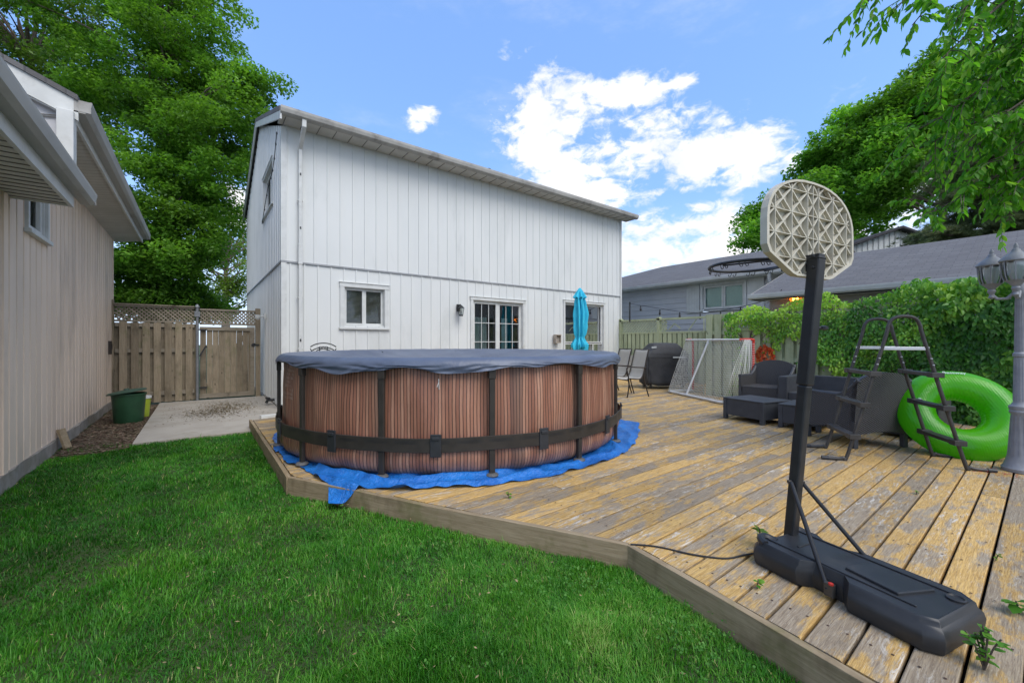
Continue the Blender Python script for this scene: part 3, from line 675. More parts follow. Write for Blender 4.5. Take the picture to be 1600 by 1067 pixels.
# ---------------------------------------------------------------- lattice helper and fences
def lattice(m,O,U,w,z0,z1,Nn,pitch=.075,sw=.032,th=.008):
    O,U,Nn=Vector(O),Vector(U),Vector(Nn); h=z1-z0
    for s,off in ((1,0),(-1,th*1.02)):
        c=-h if s==1 else 0
        c0=-h; c=c0
        while c<w+h:
            # line u=c+s*(z)  (s=1) or u=c+h-z
            pts=[]
            def uz(z): return (c+z) if s==1 else (c+h-z)
            za,zb=0,h
            ua,ub=uz(0),uz(h)
            lo_,hi_=min(ua,ub),max(ua,ub)
            if hi_>0 and lo_<w:
                def zat(u): return (u-c) if s==1 else (c+h-u)
                zs_=[0,h]
                u1,u2=max(lo_,0),min(hi_,w)
                z1_,z2_=zat(u1),zat(u2)
                if u2-u1>.02:
                    m.bar(O+U*u1+Vector((0,0,z0+z1_))+Nn*off,O+U*u2+Vector((0,0,z0+z2_))+Nn*off,th,sw,up=U.cross(Vector((0,0,1)))+Vector((0,0,0)) if 0 else (0,0,1),r=random.random())
            c+=pitch*1.414
def boardfence(m,O,U,Nn,L,z0,z1,bw=.14,gap=.05,th=.02,rail=.04,jit=.015):
    O,U,Nn=Vector(O),Vector(U),Vector(Nn); u=.0; k=0
    while u<L-.03:
        w_=min(bw,L-u); c=O+U*(u+w_/2); zt=z1+random.uniform(-jit,jit); s=1 if k%2==0 else -1
        c=c+Nn*(s*(rail/2+th/2)); m.obox(c+Vector((0,0,(z0+zt)/2)),U*(w_/2),Nn*(th/2),Vector((0,0,(zt-z0)/2)),r=random.random())
        u+=bw-gap if False else bw*.5+gap; k+=1
lf=thing('wooden_fence','weathered grey board fence with lattice top between beige wall and gate','fence',(-.7,11.6,0))
m=MB(); u=-1.30; k=0
for i in range(7):
    x=-1.29+i*.178; m.box((x,11.555,.05),(x+.118,11.575,1.75+random.uniform(-.01,.01)),random.random())
for i in range(8):
    x=-1.37+i*.178; m.box((x,11.625,.05),(x+.125,11.645,1.74),random.random())
m.build('boards',OLDWOOD,lf,world=True)
m=MB(); 
for z in (.20,1.12,1.66):
    m=MB(); m.box((-1.36,11.576,z),(-.07,11.624,z+.08),random.random()); m.build('rail',OLDWOODX,lf,world=True)
m=MB()
m.box((-1.36,11.56,1.76),(-.07,11.64,1.80)); m.box((-1.36,11.56,2.07),(-.07,11.64,2.11)); m.box((-1.38,11.53,2.11),(-.07,11.67,2.135)); m.build('rail',OLDWOODX,lf,world=True)
m=MB(); lattice(m,(-1.36,11.60,0),(1,0,0),1.29,1.80,2.07,(0,-1,0),.055,.028); m.build('lattice',OLDWOODX,lf,world=True)
m=MB(); m.box((-1.46,11.55,0),(-1.37,11.65,2.2)); m.build('post',OLDWOOD,lf,world=True)
gt=thing('wooden_gate','grey vertical board garden gate under lattice beside the white house','gate',(.5,11.6,0))
m=MB(); x=.03
for i in range(9):
    wd=random.uniform(.105,.118); m.box((x,11.575,.13),(x+wd,11.595,1.62+random.uniform(-.01,.01)),random.random()); x+=wd+random.choice([.002,.004,.012])
m.build('boards',OLDWOOD,gt,world=True)
m=MB(); m.box((.02,11.545,.07),(1.07,11.574,.17)); m.box((.02,11.545,1.60),(1.07,11.574,1.68)); m.box((.98,11.54,.17),(1.07,11.573,1.60)); m.bar((.05,11.61,.2),(.95,11.61,1.6),.03,.08); m.build('gate_frame',OLDWOODX,gt,world=True)
m=MB(); m.bar((1.0,11.525,1.27),(1.16,11.525,1.27),.02,.03); m.box((1.02,11.51,1.24),(1.08,11.535,1.31)); m.build('latch',BLACK,gt,world=True)
for z in (1.60,.30): m=MB(); m.box((.0,11.53,z),(.16,11.543,z+.03)); m.build('hinge',BLACK,gt,world=True)
m=MB(); m.box((1.09,11.54,0),(1.19,11.64,2.14)); m.build('gate_post',OLDWOOD,gt,world=True)
m=MB(); m.box((.02,11.57,1.73),(1.09,11.63,1.77)); m.box((.02,11.57,2.05),(1.09,11.63,2.09)); lattice(m,(.02,11.60,0),(1,0,0),1.07,1.77,2.05,(0,-1,0),.055,.028); m.build('gate_lattice',OLDWOODX,gt,world=True)
mp=thing('steel_post','galvanised steel gate post with black spring between wooden fence and gate','post',(-.02,11.52,0))
m=MB(); m.tube([(0,0,0),(0,0,2.1)],.03,12); m.lathe([(.04,2.1),(.045,2.12),(.02,2.17),(.0,2.18)],(0,0,0),12); m.box((-.05,-.04,1.90),(.05,.04,2.02)); m.build('pole',pm('galvanised',(.23,.24,.25),(.18,.19,.2),8,.5,metal=.4),mp)
m=MB(); m.bar((.04,-.03,1.02),(.14,-.03,1.22),.03,.03); m.bar((.14,-.03,1.22),(.17,-.03,1.24),.02,.05); m.build('gate_closer',BLACK,mp)
# security light on house side by the gate
sl_=thing('flood_light','small pale flood light on the gable wall above the gate post','wall lamp',(1.25,11.3,1.9))
m=MB(); m.box((-.02,-.05,-.02),(.02,.05,.12)); m.tube([(-.02,0,.05),(-.10,0,.03)],.02,8); m.lathe([(.025,-.04),(.05,.0),(.06,.06),(.05,.07)],(-.14,0,0),12); m.build('lamp_head',TRIM,sl_)
m=MB(); m.lathe([(.045,.071),(.02,.08)],(-.14,0,0),12); m.build('lens',LGLASS,sl_)

# green fences on the right
FXX=9.1
gf=thing('sage_fence','sage green board on board fence partly buried in creeper on the right','fence',(FXX,2,0))
m=MB(); y=4.66; k=0
while y>-3:
    s=1 if k%2==0 else -1; zt=1.95 if y>4.15 else 1.56
    m.box((FXX-.03-.02*(s+1)/2 if s>0 else FXX+.03,y-.14,.05),(FXX-.03 if s>0 else FXX+.05,y,zt),random.random()); y-=.098; k+=1
m.build('boards',GREENF,gf,world=True)
m=MB()
for z in (.25,.95,1.50):
    m=MB(); m.box((FXX-.029,-3,z),(FXX+.029,4.66,z+.08)); m.build('rail',GREENF,gf,world=True)
m=MB()
m.box((FXX-.05,-3,1.88),(FXX+.05,4.15,1.94)); m.build('rail',GREENF,gf,world=True); m=MB(); m.box((FXX-.06,-3,1.57),(FXX+.05,4.15,1.62)); m.build('rail',GREENF,gf,world=True)
m=MB(); lattice(m,(FXX-.01,-3,0),(0,1,0),7.15,1.62,1.88,(-1,0,0),.06,.03); m.build('lattice',GREENF,gf,world=True)
for y in (4.15,1.9,-.5):
    m=MB(); m.box((FXX-.06,y-.05,.05),(FXX+.04,y+.05,1.98)); m.build('post',GREENF,gf,world=True)
rf=thing('sage_return_fence','sage green fence piece turning back towards the lattice fence','fence',(8.8,4.5,0))
m=MB(); d=Vector((2.45,1.27,0)); L=d.length; d.normalize(); boardfence(m,(9.15,4.72,0),d,Vector((-d.y,d.x,0)),L,.05,1.9); m.build('boards',GREENF,rf,world=True)
lt=thing('lattice_fence','sage green picket fence with lattice top beyond the covered grill','fence',(11.6,7.5,0))
m=MB(); y=8.97
while y>5.9: m.box((11.56,y-.13,.05),(11.58,y,1.60),random.random()); m.box((11.62,y-.21,.05),(11.64,y-.08,1.60),random.random()); y-=.165
m.build('pickets',GREENF,lt,world=True)
m=MB(); m.box((11.55,5.9,1.60),(11.65,8.97,1.66)); m.box((11.54,5.9,2.02),(11.66,8.97,2.08)); m.box((11.585,5.9,.3),(11.615,8.97,.38)); m.build('rail',GREENF,lt,world=True)
m=MB(); lattice(m,(11.6,7.55,0),(0,1,0),1.35,1.66,2.02,(-1,0,0),.075,.034); m.build('lattice',GREENF,lt,world=True)
m=MB(); lattice(m,(11.6,7.2,0),(0,1,0),.27,1.66,2.02,(-1,0,0),.075,.034); m.bar((11.6,6.5,1.68),(11.6,6.25,2.0),.01,.03); m.bar((11.6,7.15,1.70),(11.6,6.95,1.9),.01,.03); m.bar((11.6,6.95,1.9),(11.6,6.75,1.75),.01,.03);m.build('broken_lattice',GREENF,lt,world=True,label='broken lattice panel with only a few slats left')
for y in (8.95,7.48):
    m=MB(); m.box((11.54,y-.05,.05),(11.66,y+.05,2.12)); m.build('post',GREENF,lt,world=True)
bw_=thing('block_wall','low pale concrete block wall behind the patio chairs','wall',(11.3,8,0))
m=MB()
for r_ in range(4):
    for c_ in range(7):
        y0=6.6+c_*.4-(.2 if r_%2 else 0); m.box((11.2,y0+.006,.1+r_*.2+.006),(11.4,y0+.394,.1+r_*.2+.194),random.random())
m.build('blocks',pm('pale block',(.46,.46,.43),(.40,.40,.37),5,.85,.4,50,.004,rndmix=.08),bw_,world=True,bevel=.006)
m=MB(); m.box((11.21,6.4,.1),(11.39,9.0,.895)); m.build('mortar',CONC,bw_,world=True)

# ---------------------------------------------------------------- neighbour bungalow and garage on the right
nh=thing('grey_bungalow','grey sided bungalow with dark shingle roof beyond the lattice fence','house',(14.4,8,0))
XN=14.4
def clap(m,x,y0,y1,z0,z1,p=.19,ops=()):
    z=z0
    while z<z1-.01:
        zt=min(z+p,z1)
        segs=[(y0,y1)]
        for (a,b_,c,d_) in ops:
            if zt>c and z<d_:
                ns=[]
                for (s,e) in segs:
                    if b_<=s or a>=e: ns.append((s,e)); continue
                    if a>s: ns.append((s,a))
                    if b_<e: ns.append((b_,e))
                segs=ns
        for (s,e) in segs:
            m.add([(x-.028,s,z),(x-.028,e,z),(x-.003,e,zt),(x-.003,s,zt)],[(0,3,2,1)]); m.add([(x-.028,s,z),(x-.028,e,z),(x,e,z),(x,s,z)],[(0,1,2,3)])
        z=zt
WY0,WY1,WZ0,WZ1=6.45,8.25,2.28,3.20
def qx(u,X):
    a=(u-800)/640; D=X/(FX+a*RX); return (FY+a*RY)*D,D
wy1,_=qx(1099,XN); wy0,_D=qx(1163,XN)
WY0,WY1=wy0,wy1; WZ1=1.35+(533.5-441)/640*_D; WZ0=1.35+(533.5-480)/640*_D
m=MB(); clap(m,XN,4.6,15.5,0,3.55,.2,[(WY0,WY1,WZ0,WZ1)]); m.add([(XN,15.5,0),(22,15.5,0),(22,15.5,3.5),(XN,15.5,3.5)],[(0,1,2,3)]); m.add([(XN,4.6,0),(22,4.6,0),(22,4.6,3.55),(18.2,4.6,4.93),(XN,4.6,3.55)],[(0,1,2,3,4)]); m.build('wall',GSIDE,nh,world=True)
window(nh,(XN-.03,WY1,0),(0,-1,0),(-1,0,0),WY1-WY0,WZ1-WZ0,WZ0,split=2,fw=.06,casing=.09,back='shade')
for (a,b_) in ((WY1+.12,WY1+.60),(WY0-.62,WY0-.12)):
    m=MB(); m.box((XN-.07,a,WZ0-.1),(XN-.035,b_,WZ1+.12))
    k=a+.05
    while k<b_-.03: m.box((XN-.078,k,WZ0-.06),(XN-.069,k+.012,WZ1+.08)); k+=.06
    m.build('shutter',TRIM,nh,world=True)
EX=13.95; EZ=3.52
m=MB(); RXX,RZ=18.2,5.0; hy=11.6; he=15.9
m.add([(EX,4.3,EZ),(EX,he,EZ),(RXX,hy,RZ),(RXX,4.3,RZ)],[(0,1,2,3)]); m.add([(EX,he,EZ),(22.4,he,EZ),(RXX,hy,RZ)],[(0,1,2)]); m.add([(22.4,4.3,EZ),(RXX,4.3,RZ),(RXX,hy,RZ),(22.4,he,EZ)],[(0,1,2,3)])
m.build('roof',SHING,nh,world=True,solid=.06)
m=MB(); m.box((EX,4.3,EZ-.10),(XN,he,EZ-.08)); m.build('soffit',TRIM,nh,world=True)
m=MB(); m.box((EX-.02,4.3,EZ-.12),(EX,he,EZ+.02)); m.build('fascia',TRIM,nh,world=True)
gutter(nh,EX-.02,4.3,he,EZ-.10,GUTW,sx=-1)
m=MB(); y=qx(1212,XN)[0]; m.tube([(EX-.08,y,EZ-.1),(EX-.02,y,EZ-.3),(XN-.08,y+.03,EZ-.6),(XN-.08,y+.05,2.7),(XN-.5,y+.1,2.55)],.05,8); m.build('downspout',GUTW,nh,world=True)
ng=thing('grey_garage','low garage with long dark shingle roof behind the creeper fence','garage',(11.4,1,0))
m=MB(); GX,GZ=11.0,2.50; gy=4.5
m.add([(GX,-8,GZ),(GX,gy,GZ),(14.9,gy,3.86),(14.9,-8,3.86)],[(0,1,2,3)]); m.add([(14.9,gy,3.86),(18.5,gy,2.6),(18.5,-8,2.6),(14.9,-8,3.86)],[(0,1,2,3)]); m.build('roof',SHING,ng,world=True,solid=.05)
m=MB(); m.box((GX-.0,-8,GZ-.13),(GX+.02,gy,GZ+.01)); m.add([(GX,gy+.02,GZ-.13),(GX,gy+.02,GZ+.03),(14.9,gy+.02,3.88),(14.9,gy+.02,3.72)],[(0,1,2,3)]); m.build('fascia',TRIM,ng,world=True)
m=MB(); m.box((GX,-8,GZ-.13),(11.45,gy,GZ-.11)); m.build('soffit',SOFFIT,ng,world=True)
gutter(ng,GX,-8,gy+.05,GZ-.11,GUTW,sx=-1)
m=MB(); clap(m,11.45,-8,gy-.25,0,2.4,.2); m.add([(11.45,gy-.25,0),(11.45,gy-.25,2.4),(18,gy-.25,2.4),(18,gy-.25,0)],[(0,1,2,3)]); m.add([(11.45,gy-.25,2.4),(14.9,gy-.25,3.7),(18,gy-.25,2.6)],[(0,1,2)]); m.build('wall',pm('taupe siding',(.36,.35,.34),(.31,.30,.29),3,.6),ng,world=True)
p=at(1243,466,qx(1243,11.2)[1])
ll=thing('garage_lamp','lit amber glass wall lamp under the garage eave','wall lamp',(11.2,p.y,p.z-.1))
m=MB()
for z in (0,.2): m.box((-.11,-.11,z),(.11,.11,z+.012))
for a in (-1,1):
    for c in (-1,1): m.box((a*.10-.008,c*.10-.008,.012),(a*.10+.008,c*.10+.008,.2))
m.tube([(0,0,.2),(0,0,.27),(.2,0,.27)],.012,6); m.build('housing',pm('copper brown',(.10,.04,.02),(.14,.06,.03),5,.5),ll)
m=MB(); m.box((-.095,-.095,.015),(.095,.095,.195)); m.build('glass',glassmat('amber glass',(.75,.4,.2),.05),ll)
m=MB(); m.lathe([(.012,.04),(.028,.08),(.02,.12)],(0,-.035,0),8); m.lathe([(.012,.04),(.028,.08),(.02,.12)],(0,.04,0),8); m.build('bulb',emis('lamp filament',(1,.45,.1),22),ll)
# distant white gabled house
wh=thing('white_gabled_house','distant white sided gable with black roof edge behind the garage roof','house',(26,5,0))
pk=at(1402,360,22.5); lf_=at(1296,398,22.5); rt=at(1506,398,22.5); R_=Vector((RX,RY,0)); F_=Vector((FX,FY,0))
m=MB(); base=Vector((lf_.x,lf_.y,0)); rb=Vector((rt.x,rt.y,0)); pk0=Vector((pk.x,pk.y,pk.z))
m.add([base,rb,rt,pk0,lf_],[(0,1,2,3,4)])
k=0
while k<7.4:
    p0=base+R_*k-F_*.02; zt=lf_.z+(pk.z-lf_.z)*(1-abs(k-3.82)/3.75); m.box((0,0,0),(0,0,0)) if 0 else m.bar(p0,Vector((p0.x,p0.y,zt)),.03,.03); k+=.3
m.build('wall',WHITE,wh,world=True)
m=MB(); e=-F_*.35
for a,b_ in ((lf_-R_*.6-Vector((0,0,.2)),pk0),(pk0,rt+R_*.6-Vector((0,0,.2)))):
    a=a+Vector((0,0,.05)); b_=b_+Vector((0,0,.05)); up=Vector((0,0,.12)); bk=F_*8
    m.add([a+e,b_+e,b_+bk,a+bk,a+e+up,b_+e+up,b_+bk+up,a+bk+up],[(0,3,2,1),(4,5,6,7),(0,1,5,4),(1,2,6,5),(2,3,7,6),(3,0,4,7)])
m.build('roof',pm('black roof',(.03,.03,.035),(.05,.05,.055),4,.8),wh,world=True)
# string lights on the lattice fence
st=thing('string_light','festoon string of small bulbs on a black pole above the lattice fence','string lights',(11.5,8.5,2.0))
m=MB(); p0=at(984,472,13.6); m.tube([(p0.x,p0.y,2.0),(p0.x,p0.y,p0.z)],.025,8); m.build('pole',BLACK,st,world=True)
wp=[at(984,474,13.6),at(1030,482,12.9),at(1090,489,11.9),at(1150,481,10.9),at(1205,466,10.1),at(1222,452,9.8)]; sp2=smoothpath(wp,6)
m=MB(); m.tube(sp2,.008,5); m.build('cable',BLACK,st,world=True)
for (u,v,D) in ((1001,478,13.3),(1031,484,12.9),(1062,488,12.4),(1094,490,11.9),(1126,487,11.4),(1157,480,10.8)):
    p=at(u,v,D); m=MB(); m.tube([p,p-Vector((0,0,.07))],.018,6); m.lathe([(.012,-.17),(.035,-.13),(.03,-.09),(.018,-.06)],p,8); m.build('bulb',BLACK,st,world=True)
# ---------------------------------------------------------------- pool
PC=(2.87,5.0); PR=2.13; PT=1.17
pool=thing('round_pool','round above ground pool with wood stripe liner and navy cover on the deck','pool',(PC[0],PC[1],.16))
NL=14; leg0=rad(-111.8); dA=2*PI/NL
def wallr(a,z):
    t=((a-leg0)/dA)%1.0; bul=math.sin(PI*t)
    h=z/1.0
    r=PR-.02+.035*bul*math.sin(PI*min(1,max(0,h)))**.7
    if z<.30: r+=.05*math.sin(PI*max(0,z)/.30)*(0.5+.5*bul)-.05*max(0,(.06-z)/.06)**2
    r+=.006*math.sin(a*37+z*5)+.004*math.sin(a*61-z*9)
    return r
m=MB(); m.grid(lambda s,t:((lambda a,z:(wallr(a,z)*math.cos(a),wallr(a,z)*math.sin(a),z+.005))(2*PI*s,1.0*t)),336,34,closeu=True)
m.build('liner_wall',POOLW,pool,smooth=True)
mk=pm('printed label',(.55,.43,.36),(.42,.29,.23),30,.6)
for ac in (rad(-173.5),rad(-49)):
    m=MB(); rs=random.Random(3)
    for r_ in range(9):
        c=0
        while c<8:
            wdt=rs.choice([1,1,2,3])
            if rs.random()<.72:
                z0=.60+r_*.040; 
                for q in range(2*wdt):
                    a0=ac+(c+q*.45-4)*.0125; a1=a0+.0045
                    z1=z0+(.028 if q%2==0 else .007)
                    rr=max(wallr(a0,z0),wallr(a1,z1),wallr(a0,z1))+.003
                    m.add([(rr*math.cos(a),rr*math.sin(a),z) for a,z in ((a0,z0),(a1,z0),(a1,z1),(a0,z1))],[(0,1,2,3)])
            c+=wdt
    m.build('printed_panel',mk,pool)
for k in range(NL):
    a=leg0+k*dA; c,s=math.cos(a),math.sin(a); m=MB(); t=Vector((-s,c,0)); n_=Vector((c,s,0)); 
    m.obox(n_*(PR+.035)+Vector((0,0,.50)),t*.026,n_*.018,Vector((0,0,.485))); m.obox(n_*(PR+.035)+Vector((0,0,.93)),t*.032,n_*.024,Vector((0,0,.07)))
    lg=m.build('leg',POOLF,pool,bevel=.006)
    m=MB(); m.lathe([(.055,.0),(.06,.012),(.05,.024),(.03,.03)],tuple(n_*(PR+.037)),14); m.build('foot_cap',pm('pad grey',(.12,.12,.12),(.09,.09,.09),5,.6) if k==0 else bpy.data.materials['pad grey'],lg)
m=MB(); rB=PR+.058
def band(s,t):
    a=2*PI*s; q=((a-leg0)/dA)%1.0; r=rB+.012*math.sin(PI*q)+.002*math.sin(a*50); z=.235+.003*math.sin(a*9)
    pts=[(r,z),(r+.006,z+.004),(r+.006,z+.121),(r,z+.125)]
    p=pts[int(round(t*3))]; return (p[0]*math.cos(a),p[0]*math.sin(a),p[1])
m.grid(band,252,4,closeu=True); m.build('strap',POOLF,pool,smooth=True)
m=MB()
for z in (.262,.272,.282):
    m.grid(lambda s,t:((rB+.0075+.012*math.sin(PI*(((2*PI*s-leg0)/dA)%1)))*math.cos(2*PI*s),(rB+.0075+.012*math.sin(PI*(((2*PI*s-leg0)/dA)%1)))*math.sin(2*PI*s),z+.05+.003*t),252,2,closeu=True)
m.build('strap_stitching',BLACK,pool)
for k in range(NL):
    a=leg0+(k+.5)*dA; n_=Vector((math.cos(a),math.sin(a),0)); t=Vector((-n_.y,n_.x,0)); m=MB()
    m.obox(n_*(rB+.022)+Vector((0,0,.297)),t*.048,n_*.008,Vector((0,0,.098))); m.obox(n_*(rB+.034)+Vector((0,0,.36)),t*.035,n_*.006,Vector((0,0,.015))); m.build('strap_pad',BLACKP,pool,bevel=.01)
m=MB(); m.tube([((PR+.02)*math.cos(a),(PR+.02)*math.sin(a),0.995) for a in np.linspace(0,2*PI,112,endpoint=False)],.033,10,closed=True); m.build('top_rail',POOLF,pool,smooth=True)
def ns(a,k,p=0): return math.sin(a*k+p)
def cover(s,t):
    a=2*PI*s
    # t 0..1 centre to rim (0-.6), over the rim (.6-.72), skirt (.72-1)
    wr=.5*ns(a,23,1)+.35*ns(a,41,2)+.3*ns(a,67)+.25*ns(a,97,3)
    if t<.6:
        q=t/.6; r=q*(PR-.02); z=1.052-.15*(1-q**4)+.004*ns(a,31)*q*q+.006*math.sin(r*5+a*3)*q*(1-q)
        return (r*math.cos(a),r*math.sin(a),z)
    if t<.72:
        q=(t-.6)/.12; th=PI*.5-q*PI*.5-.0; r=PR+.02+.047*math.cos(PI/2-q*PI/2+0)-.04*(1-q); z=.988+.064*math.cos(q*PI*.5)
        return (r*math.cos(a),r*math.sin(a),z+.002*wr)
    q=(t-.72)/.28
    lens=.036+.016*ns(a,5,1.2)+.014*ns(a,9,.4)+.010*ns(a,17)+.006*ns(a,29,2)
    # one deep swag near the front, one on the left
    for (c,wd,dp) in ((rad(-119),.13,.030),(rad(-150),.09,.030),(rad(-166),.05,.02)):
        d=(a-2*PI-c+PI)%(2*PI)-PI; lens+=dp*math.exp(-(d/wd)**2)
    w2=math.sin(a*19+3*ns(a,7)+q*3.5)*.6+math.sin(a*47-q*5+2*ns(a,11,1))*.4+.3*math.sin(a*90+q*8+3*ns(a,13))
    r=PR+.067+.004*math.sin(q*9+6*ns(a,9))+.012*w2*q**.7*(.6+.4*ns(a,3,2))
    return (r*math.cos(a),r*math.sin(a),.985-lens*q)
m=MB(); m.grid(cover,900,40,closeu=True); m.build('cover',COVER,pool,smooth=180)
m=MB()
for a,b_ in ((rad(100),rad(128)),(rad(60),rad(78))):
    m.tube([((PR-.05)*math.cos(a),(PR-.05)*math.sin(a),1.03),(.9*(PR)*math.cos(a+.02),.9*PR*math.sin(a+.02),1.006)],.006,5)
m.build('cover_seam',pm('seam navy',(.06,.07,.10),(.05,.06,.08),4,.6),pool)
m=MB(); a=rad(-124); m.tube([(2.21*math.cos(a),2.21*math.sin(a),.87),(2.215*math.cos(a+.002),2.215*math.sin(a+.002),.78)],.003,5); m.tube([(2.21*math.cos(a),2.21*math.sin(a),.84),(2.215*math.cos(a-.006),2.215*math.sin(a-.006),.80)],.003,5); m.build('tie_cord',TRIM,pool)
# tarpaulin
tp=thing('tarpaulin','crumpled blue tarpaulin spread under the round pool','tarpaulin',(PC[0],PC[1],.15))
keys=[(-180,2.19),(-170,2.22),(-160,2.22),(-152,2.32),(-146,2.42),(-143.6,2.62),(-141,2.55),(-137,2.42),(-131,2.43),(-124,2.40),(-118,2.40),(-105,2.36),(-92,2.35),(-75,2.36),(-60,2.38),(-48,2.42),(-39,2.52),(-33,2.60),(-28,2.55),(-20,2.48),(0,2.5),(60,2.5),(120,2.45),(150,2.35),(168,2.22),(180,2.19)]
def tr_(a):
    d=math.degrees(a)
    for i in range(len(keys)-1):
        if keys[i][0]<=d<=keys[i+1][0]:
            q=(d-keys[i][0])/(keys[i+1][0]-keys[i][0]); return keys[i][1]+(keys[i+1][1]-keys[i][1])*q
    return 2.4
def tarp(s,t):
    a=-PI+2*PI*s; ro=tr_(a)+.008*ns(a,21)+.010*math.sin(a*33+2*ns(a,7))+.003*ns(a,121,2); r=1.9+(ro-1.9)*t
    x,y=r*math.cos(a),r*math.sin(a); wr=(.5+.5*math.sin(r*30+2.6*ns(a,6)+1.3*math.sin(a*17+r*3)))**2.2
    amt=.045 if -158<math.degrees(a)<-100 else .022
    z=.008+amt*wr*(r>2.0)+.006*ns(a,70,r*9)*t+.004*ns(a,31,r*20)
    z=max(z,.006)
    X,Y=PC[0]+x,PC[1]+y; e=X-(deck_left(Y)-.04)
    if e<0: z=.006-min(.09,-e*.9)+.01*wr; x+= -e*.25
    return (x,y,z)
m=MB(); m.grid(tarp,800,26); m.build('sheet',TARP,tp,smooth=180)

# ---------------------------------------------------------------- basketball hoop
hp=thing('basketball_hoop','portable basketball hoop with ribbed pale backboard and black base on the deck','basketball hoop',(2.64,.876,.152),0)
# local axes: d = from the near end of the base towards the hoop
ax=Vector((.24,.97,0)).normalized(); px_=Vector((ax.y,-ax.x,0)); 
bc=Vector((2.405,.195,0))-Vector((2.64,.876,0))    # near end of base
def BL(x,y,z): return bc+ax*y+px_*x+Vector((0,0,z))
L=.86; Wd=.205
out=[(-.165,0),(.165,0),(.205,.05),(.205,.42),(.16,.48),(.16,.60),(.205,.66),(.20,.74),(.15,.775),(.09,.77),(.06,.735),(-.06,.735),(-.09,.77),(-.15,.775),(-.20,.74),(-.205,.62),(-.205,.52),(-.15,.475),(-.15,.345),(-.205,.30),(-.205,.05)]
def ring_(sc_,z,dy=0):
    cx,cy=0,.43; return [BL(cx+(x-cx)*sc_[0],cy+(y-cy)*sc_[1]+dy,z) for x,y in out]
lay=[((.96,.985),0.0),((1.0,1.0),.012),((1.03,1.01),.060),((1.0,.995),.085),((.93,.965),.100),((.91,.955),.118),((.87,.935),.126),((.855,.93),.122)]
m=MB(); vs=[]; fs=[]; n=len(out)
for s_,z in lay: vs+=ring_(s_,z)
for i in range(len(lay)-1):
    for k in range(n): q=(k+1)%n; fs.append((i*n+k,i*n+q,(i+1)*n+q,(i+1)*n+k))
fs.append(tuple(range(n-1,-1,-1))); fs.append(tuple((len(lay)-1)*n+k for k in range(n)))
m.add(vs,fs); base=m.build('base',BLACKP,hp,bevel=.008,smooth=35)
m=MB()
poly=[(-.095,.17),(.085,.12),(.095,.36),(-.07,.38)]
m.add([BL(x,y,z) for z in (.118,.134) for x,y in poly],[(3,2,1,0),(4,5,6,7),(0,1,5,4),(1,2,6,5),(2,3,7,6),(3,0,4,7)]); m.build('base_panel',BLACKP,base,bevel=.004)
m=MB()
for (x0,y0,x1,y1) in ((-.12,.10,-.12,.72),(.13,.06,.13,.72),(-.06,.60,.05,.60)): m.bar(BL(x0,y0,.124),BL(x1,y1,.124),.010,.010)
m.build('base_ridge',BLACKP,base,bevel=.003)
m=MB(); m.lathe([(.032,.118),(.032,.130),(.026,.132),(.022,.126)],tuple(BL(.095,.06,0)),16); m.build('fill_cap',BLACK,base,smooth=True)
for sx in (-1,1):
    m=MB(); c=BL(sx*.125,.735,.055); m.tube([c-px_*.02,c+px_*.02],.045,18); m.build('wheel',BLACK,hp,smooth=30)
    m=MB(); pts=[BL(sx*.125+.045*math.cos(t),.69+.06*math.sin(t),.105+.022*math.sin(t*.9)) for t in np.linspace(.2,PI-.2,9)]; m.tube(pts,.02,8); m.build('wheel_fork',BLACKP,hp,smooth=True)
P0=Vector((0,0,.08)); P1=Vector((2.672-2.64,.762-.876,1.80-.152))
m=MB(); m.bar(P0,P0+(P1-P0)*.56,.055,.055,up=(ax.x,ax.y,0)); m.build('lower_pole',BLACK,hp,bevel=.010)
m=MB(); m.bar(P0+(P1-P0)*.56,P1,.063,.063,up=(ax.x,ax.y,0)); m.bar(P1-(P1-P0)*.004,P1+(P1-P0)*.006,.066,.066,up=(ax.x,ax.y,0)); up_=m.build('upper_pole',BLACK,hp,bevel=.010)
m=MB(); q=P0+(P1-P0)*.76; m.tube([q+R_*.03,q+R_*.075],.008,8); m.lathe([(.005,0),(.02,.006),(.02,.02),(.005,.026)],tuple(q+R_*.075-Vector((0,0,.012))),10); m.build('knob',BLACK,up_)
hub=P0+(P1-P0)*.215
m=MB(); m.tube([hub-R_*.045,hub+R_*.045],.010,8); m.build('pivot_bolt',LADG,hp)
for sx in (-1,1):
    e=BL(-.178,.395,.045) if sx<0 else BL(.175,.42,.115)
    m=MB(); m.tube([hub+px_*sx*.04,e],.0105,9); m.build('strut',BLACK,hp,smooth=True)
m=MB(); e=BL(-.172,.39,.045); m.obox(e,px_*.012,ax*.02,Vector((0,0,.03))); m.build('strut_bracket',LADG,hp,bevel=.003)
m=MB(); m.lathe([(.011,0),(.011,.008),(.004,.010)],tuple(e+Vector((-.012,-.008,.03))),8); m.build('wing_nut',pm('red plastic',(.45,.03,.02),(.4,.03,.02),4,.5),hp)
